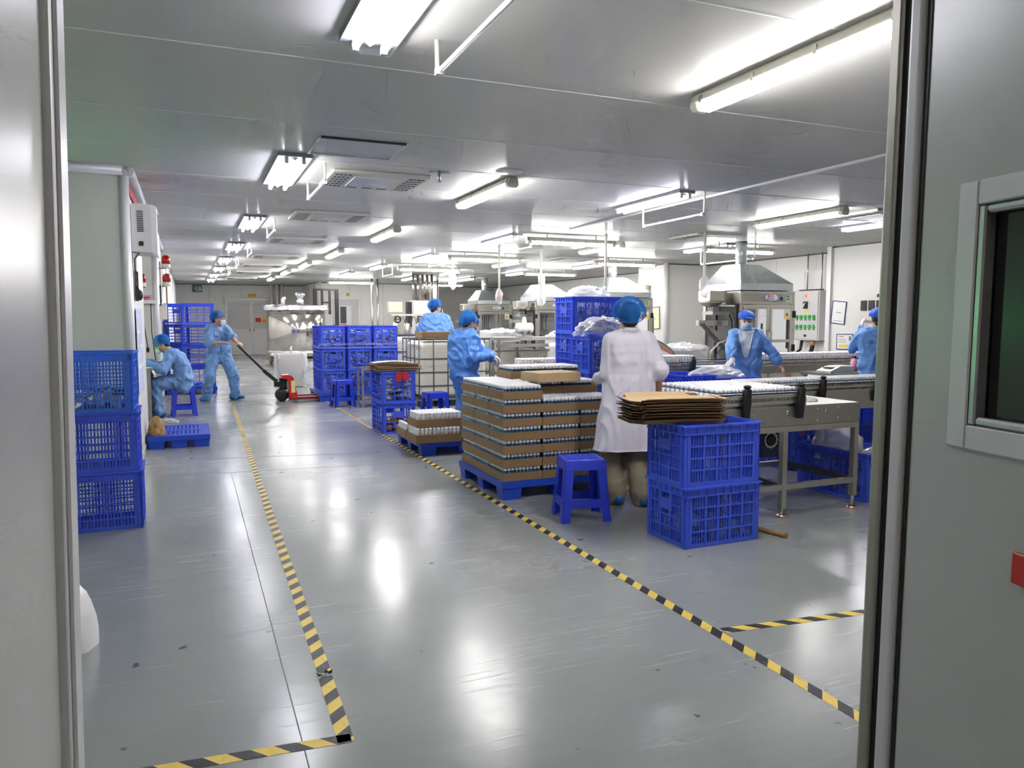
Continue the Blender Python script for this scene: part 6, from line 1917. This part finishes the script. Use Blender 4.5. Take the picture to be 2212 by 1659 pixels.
        y -= sl * .045 * math.sin(max(0, ph)) ; z -= sl * .05 * max(0, -sa) * math.cos(ph)
        return T((x, y, z))
    cpx.grid(capf, 54, 14); cp = cpx.build('bouffant_cap' if ck == 'net' else 'work_cap', 'net_blue' if ck == 'net' else 'cap_cloth', root)
    if ck == 'net':
        ins = MB(); ins.ell(T((0, -.024, .05)), .088 * s, .1 * s, .08 * s, 18, 10, M=hM)
    else:
        MB().grid(lambda u, v: T((.085 * math.cos(math.pi * (.08 + .84 * u)) * (1 + .12 * v), (.088 + .035 * v) * math.sin(math.pi * (.08 + .84 * u)) + .0, .052 - .018 * v + .01 * math.sin(u * math.pi))), 18, 4).build('cap_brim', 'cap_cloth', cp)
        sd_ = kids(cp)[0].modifiers.new('s', 'SOLIDIFY'); sd_.thickness = .004
    if o.get('mask'):
        mk = MB()
        def mf(u, v):
            a = (u - .5) * 2; x = .070 * math.sin(a * 1.25); bl = .014 * math.cos(a * 1.3) * (1 - (2 * v - 1) ** 2)
            y = .064 + .050 * math.cos(a * 1.35) + bl - .012 * abs(v - .5) + .0035 * math.sin(v * 22)
            z = -.098 + .092 * v * (1 - .25 * abs(a)) + .008 * abs(a)
            return T((x, y, z))
        mk.grid(mf, 18, 14); mo = mk.build('face_mask', o['mask'], root)
        sd_ = mo.modifiers.new('s', 'SOLIDIFY'); sd_.thickness = .003
        for q in (-1, 1):
            for z in (-.018, -.075): MB().tube([T((.066 * q, .07, z)), T((.077 * q, .03, z * .6 - .01)), T((.079 * q, -.012, -.02))], .0016 * s, 5).build('ear_loop', 'zip_white', mo)
    for q in (-1, 1):
        k, a2 = leg[q]; fd = inv @ Vector(o['toe'][q]); fd.z = 0; fd.normalize()
        fm = MB(); ft_ = a2 - Vector((0, 0, a2.z - .045))
        fm.caps(ft_ - fd * .06 * s, ft_ + fd * .13 * s, .044, .038, 12); fm.caps(ft_ + Vector((0, 0, .02)), a2 + Vector((0, 0, .03)), .05, .055, 12)
        me2 = remesh(fm, .011, 2, .006, 14, 2, mats='shoe_cover')
        for v in me2.vertices: v.co.z = max(v.co.z, .002)
        mesh_obj('shoe_cover', me2, root)
    return root

def vee(u, v):      # open collar: triangle, point down
    w = .08 * v ** .8 + .004; return ((u - .5) * 2 * w, 1.02 + .34 * v)
def zl(q):
    return lambda u, v: (q * (.008 + .082 * v ** .8) + (u - .5) * .016, 1.01 + .36 * v)
def placket(u, v): return ((u - .5) * .035, .86 + .42 * v)
def pocket(u, v): return (.085 + (u - .5) * .1, 1.12 + .1 * v)

# worker pulling the pallet truck
person('person in a light blue coverall and mask pulling the red pallet truck', (.45, 14.25, 0), R(-158), 1.0, dict(
    cloth='coverall_dusk', fold=.014, seed=2, fat=1.06, head=(42, 4, 0), mask='mask_white', cap='net', puff=.8, roll={-1: .12, 1: .15}, twist=10,
    J=dict(pel=(.43, 14.25, .86), waist=(.42, 14.25, .99), chest=(.41, 14.24, 1.15), neck=(.42, 14.23, 1.31), head=(.44, 14.2, 1.43)),
    arms={-1: ((.735, 13.83, 1.01), (.6, .6, -.4), (.8, -.2, -.5), (-.2, .4, -.9), 1.0), 1: ((.46, 13.86, 1.03), (-.8, .3, -.9), (1, -.05, -.05), (0, 0, -1), .35)},
    feet={-1: ((.68, 14.27, .08), (.4, -1, 0)), 1: ((.21, 14.2, .08), (-.1, -1, 0))}, toe={-1: (.95, -.25, 0), 1: (-.6, -.7, 0)},
    patches=[('placket', 'coverall_dusk', placket, 2, 16, .006), ('chest_pocket', 'coverall_dusk', pocket, 5, 5, .005), ('undershirt', 'shirt', (lambda u, v: ((u - .5) * .09 * v + .0, 1.20 + .08 * v)), 4, 6, .006)]))
# seated writer
person('person in a light blue coverall and green tinted cap writing at the desk', (-.14, 12.2, 0), R(90), .98, dict(
    cloth='coverall_dusk', fold=.013, seed=5, fat=1.04, head=(0, 34, 0), mask='mask_white', cap='net', puff=.9, hood=True,
    J=dict(pel=(-.12, 12.2, .55), waist=(-.13, 12.2, .68), chest=(-.2, 12.2, .84), neck=(-.31, 12.2, .965), head=(-.40, 12.2, 1.055)),
    arms={-1: ((-.60, 12.05, .79), (.2, -.5, -1), (-1, .1, -.1), (0, 0, -1), .5), 1: ((-.60, 12.32, .79), (.2, .5, -1), (-1, -.1, -.1), (0, 0, -1), .3)},
    feet={-1: ((-.47, 12.06, .08), (-.6, 0, 1)), 1: ((-.50, 12.32, .08), (-.6, 0, 1))}, toe={-1: (-1, 0, 0), 1: (-1, 0, 0)}))
# man behind the tote
person('tall person in a blue hooded coverall seen from behind, beyond the caged tote', (4.12, 13.35, 0), R(-22), 1.10, dict(
    cloth='coverall', fold=.014, seed=8, fat=1.08, head=(-52, 6, 0), mask='mask', cap='net', hood=True, puff=.9,
    arms={-1: ((3.95, 13.75, 1.05), (-.6, -.3, -.6), (.5, .7, -.2), (0, 0, -1), .5), 1: ((4.55, 13.7, 1.05), (.7, -.4, -.5), (.2, .9, -.2), (0, 0, -1), .5)},
    feet={-1: ((4.03, 13.36, .08), (0, 1, 0)), 1: ((4.22, 13.33, .08), (0, 1, 0))}, toe={-1: (.2, 1, 0), 1: (.4, 1, 0)}))
# packing woman
person('person in a shiny blue coverall and gloves packing bottles beside the low pallet', (3.0, 8.62, 0), R(-58), .945, dict(
    cloth='coverall_deep', fold=.016, seed=11, fat=1.04, head=(-26, 22, 0), mask='mask', cap='net', slouch=1.3, puff=.95, low=.6, hood=True, gloves=(1, -1), twist=-8,
    J=dict(neck=(3.03, 8.62, 1.27), head=(3.085, 8.60, 1.375)),
    arms={-1: ((3.40, 8.62, .97), (-.2, .6, -1), (.8, -.4, -.4), (0, 0, -1), .6), 1: ((3.27, 8.40, .985), (-.45, -.3, -1), (.75, .1, -.65), (-.3, 0, -.9), .55)},
    feet={-1: ((2.96, 8.73, .08), (1, .3, 0)), 1: ((3.0, 8.50, .08), (1, .3, 0))}, toe={-1: (1, .3, 0), 1: (1, .2, 0)}))
# white lab coat
person('person in a white lab coat and khaki trousers seen from behind at the conveyor table', (3.08, 5.0, 0), R(-14), .965, dict(
    cloth='lab_coat', coat=.43, fold=.010, seed=14, fat=.92, head=(-6, 6, 0), cap='net', puff=1.5, low=1.3, roll={-1: 1.0, 1: .03},
    arms={-1: ((2.96, 5.27, .95), (-.25, -1, -.3), (.3, .9, -.2), (0, 0, -1), .5), 1: ((3.335, 4.975, .80), (.1, -1, -.2), (.2, .3, -.9), (-1, .2, 0), .5)},
    feet={-1: ((2.98, 5.02, .08), (0, 1, 0)), 1: ((3.15, 4.90, .08), (0, 1, 0))}, toe={-1: (.1, 1, 0), 1: (.3, 1, 0)},
    patches=[]))
# woman facing the camera
person('person in an unzipped blue coverall, blue work cap and surgical mask facing the door', (6.28, 7.5, 0), R(143), .94, dict(
    cloth='coverall', fold=.013, seed=17, fat=1.03, head=(4, 4, -4), mask='mask', cap='cloth', puff=.8, gloves=(1,), roll={-1: .55, 1: .6},
    arms={-1: ((6.63, 7.22, .80), (.8, -.1, -.4), (.25, -.4, -.85), (-.6, .2, -.5), .4), 1: ((5.86, 7.22, .865), (-.8, -.2, -.5), (-.85, -.35, -.3), (0, .2, -1), .35)},
    feet={-1: ((6.38, 7.45, .08), (-.4, -1, 0)), 1: ((6.2, 7.58, .08), (-.4, -1, 0))}, toe={-1: (-.5, -1, 0), 1: (-.8, -1, 0)},
    patches=[('undershirt', 'shirt', vee, 8, 16, .006), ('zip_edge', 'zip_white', zl(-1), 2, 16, .009), ('zip_edge', 'zip_white', zl(1), 2, 16, .009)]))
# woman at the wall by the door frame
person('person in blue coverall and cloth cap with raised hands, cut by the door frame', (7.47, 6.6, 0), R(-38), .955, dict(
    cloth='coverall', fold=.013, seed=21, fat=1.04, head=(8, 2, 0), cap='cloth', puff=1.2, low=1.2, hood=True, gloves=(-1,),
    arms={-1: ((7.46, 6.82, 1.30), (-.3, .3, -1), (-.1, -.05, 1), (.6, -.3, 0), .5), 1: ((7.72, 6.75, 1.3), (.4, .2, -1), (0, .2, 1), (-.5, -.3, 0), .4)},
    feet={-1: ((7.41, 6.66, .08), (.5, 1, 0)), 1: ((7.55, 6.55, .08), (.5, 1, 0))}, toe={-1: (.6, 1, 0), 1: (.7, 1, 0)}))
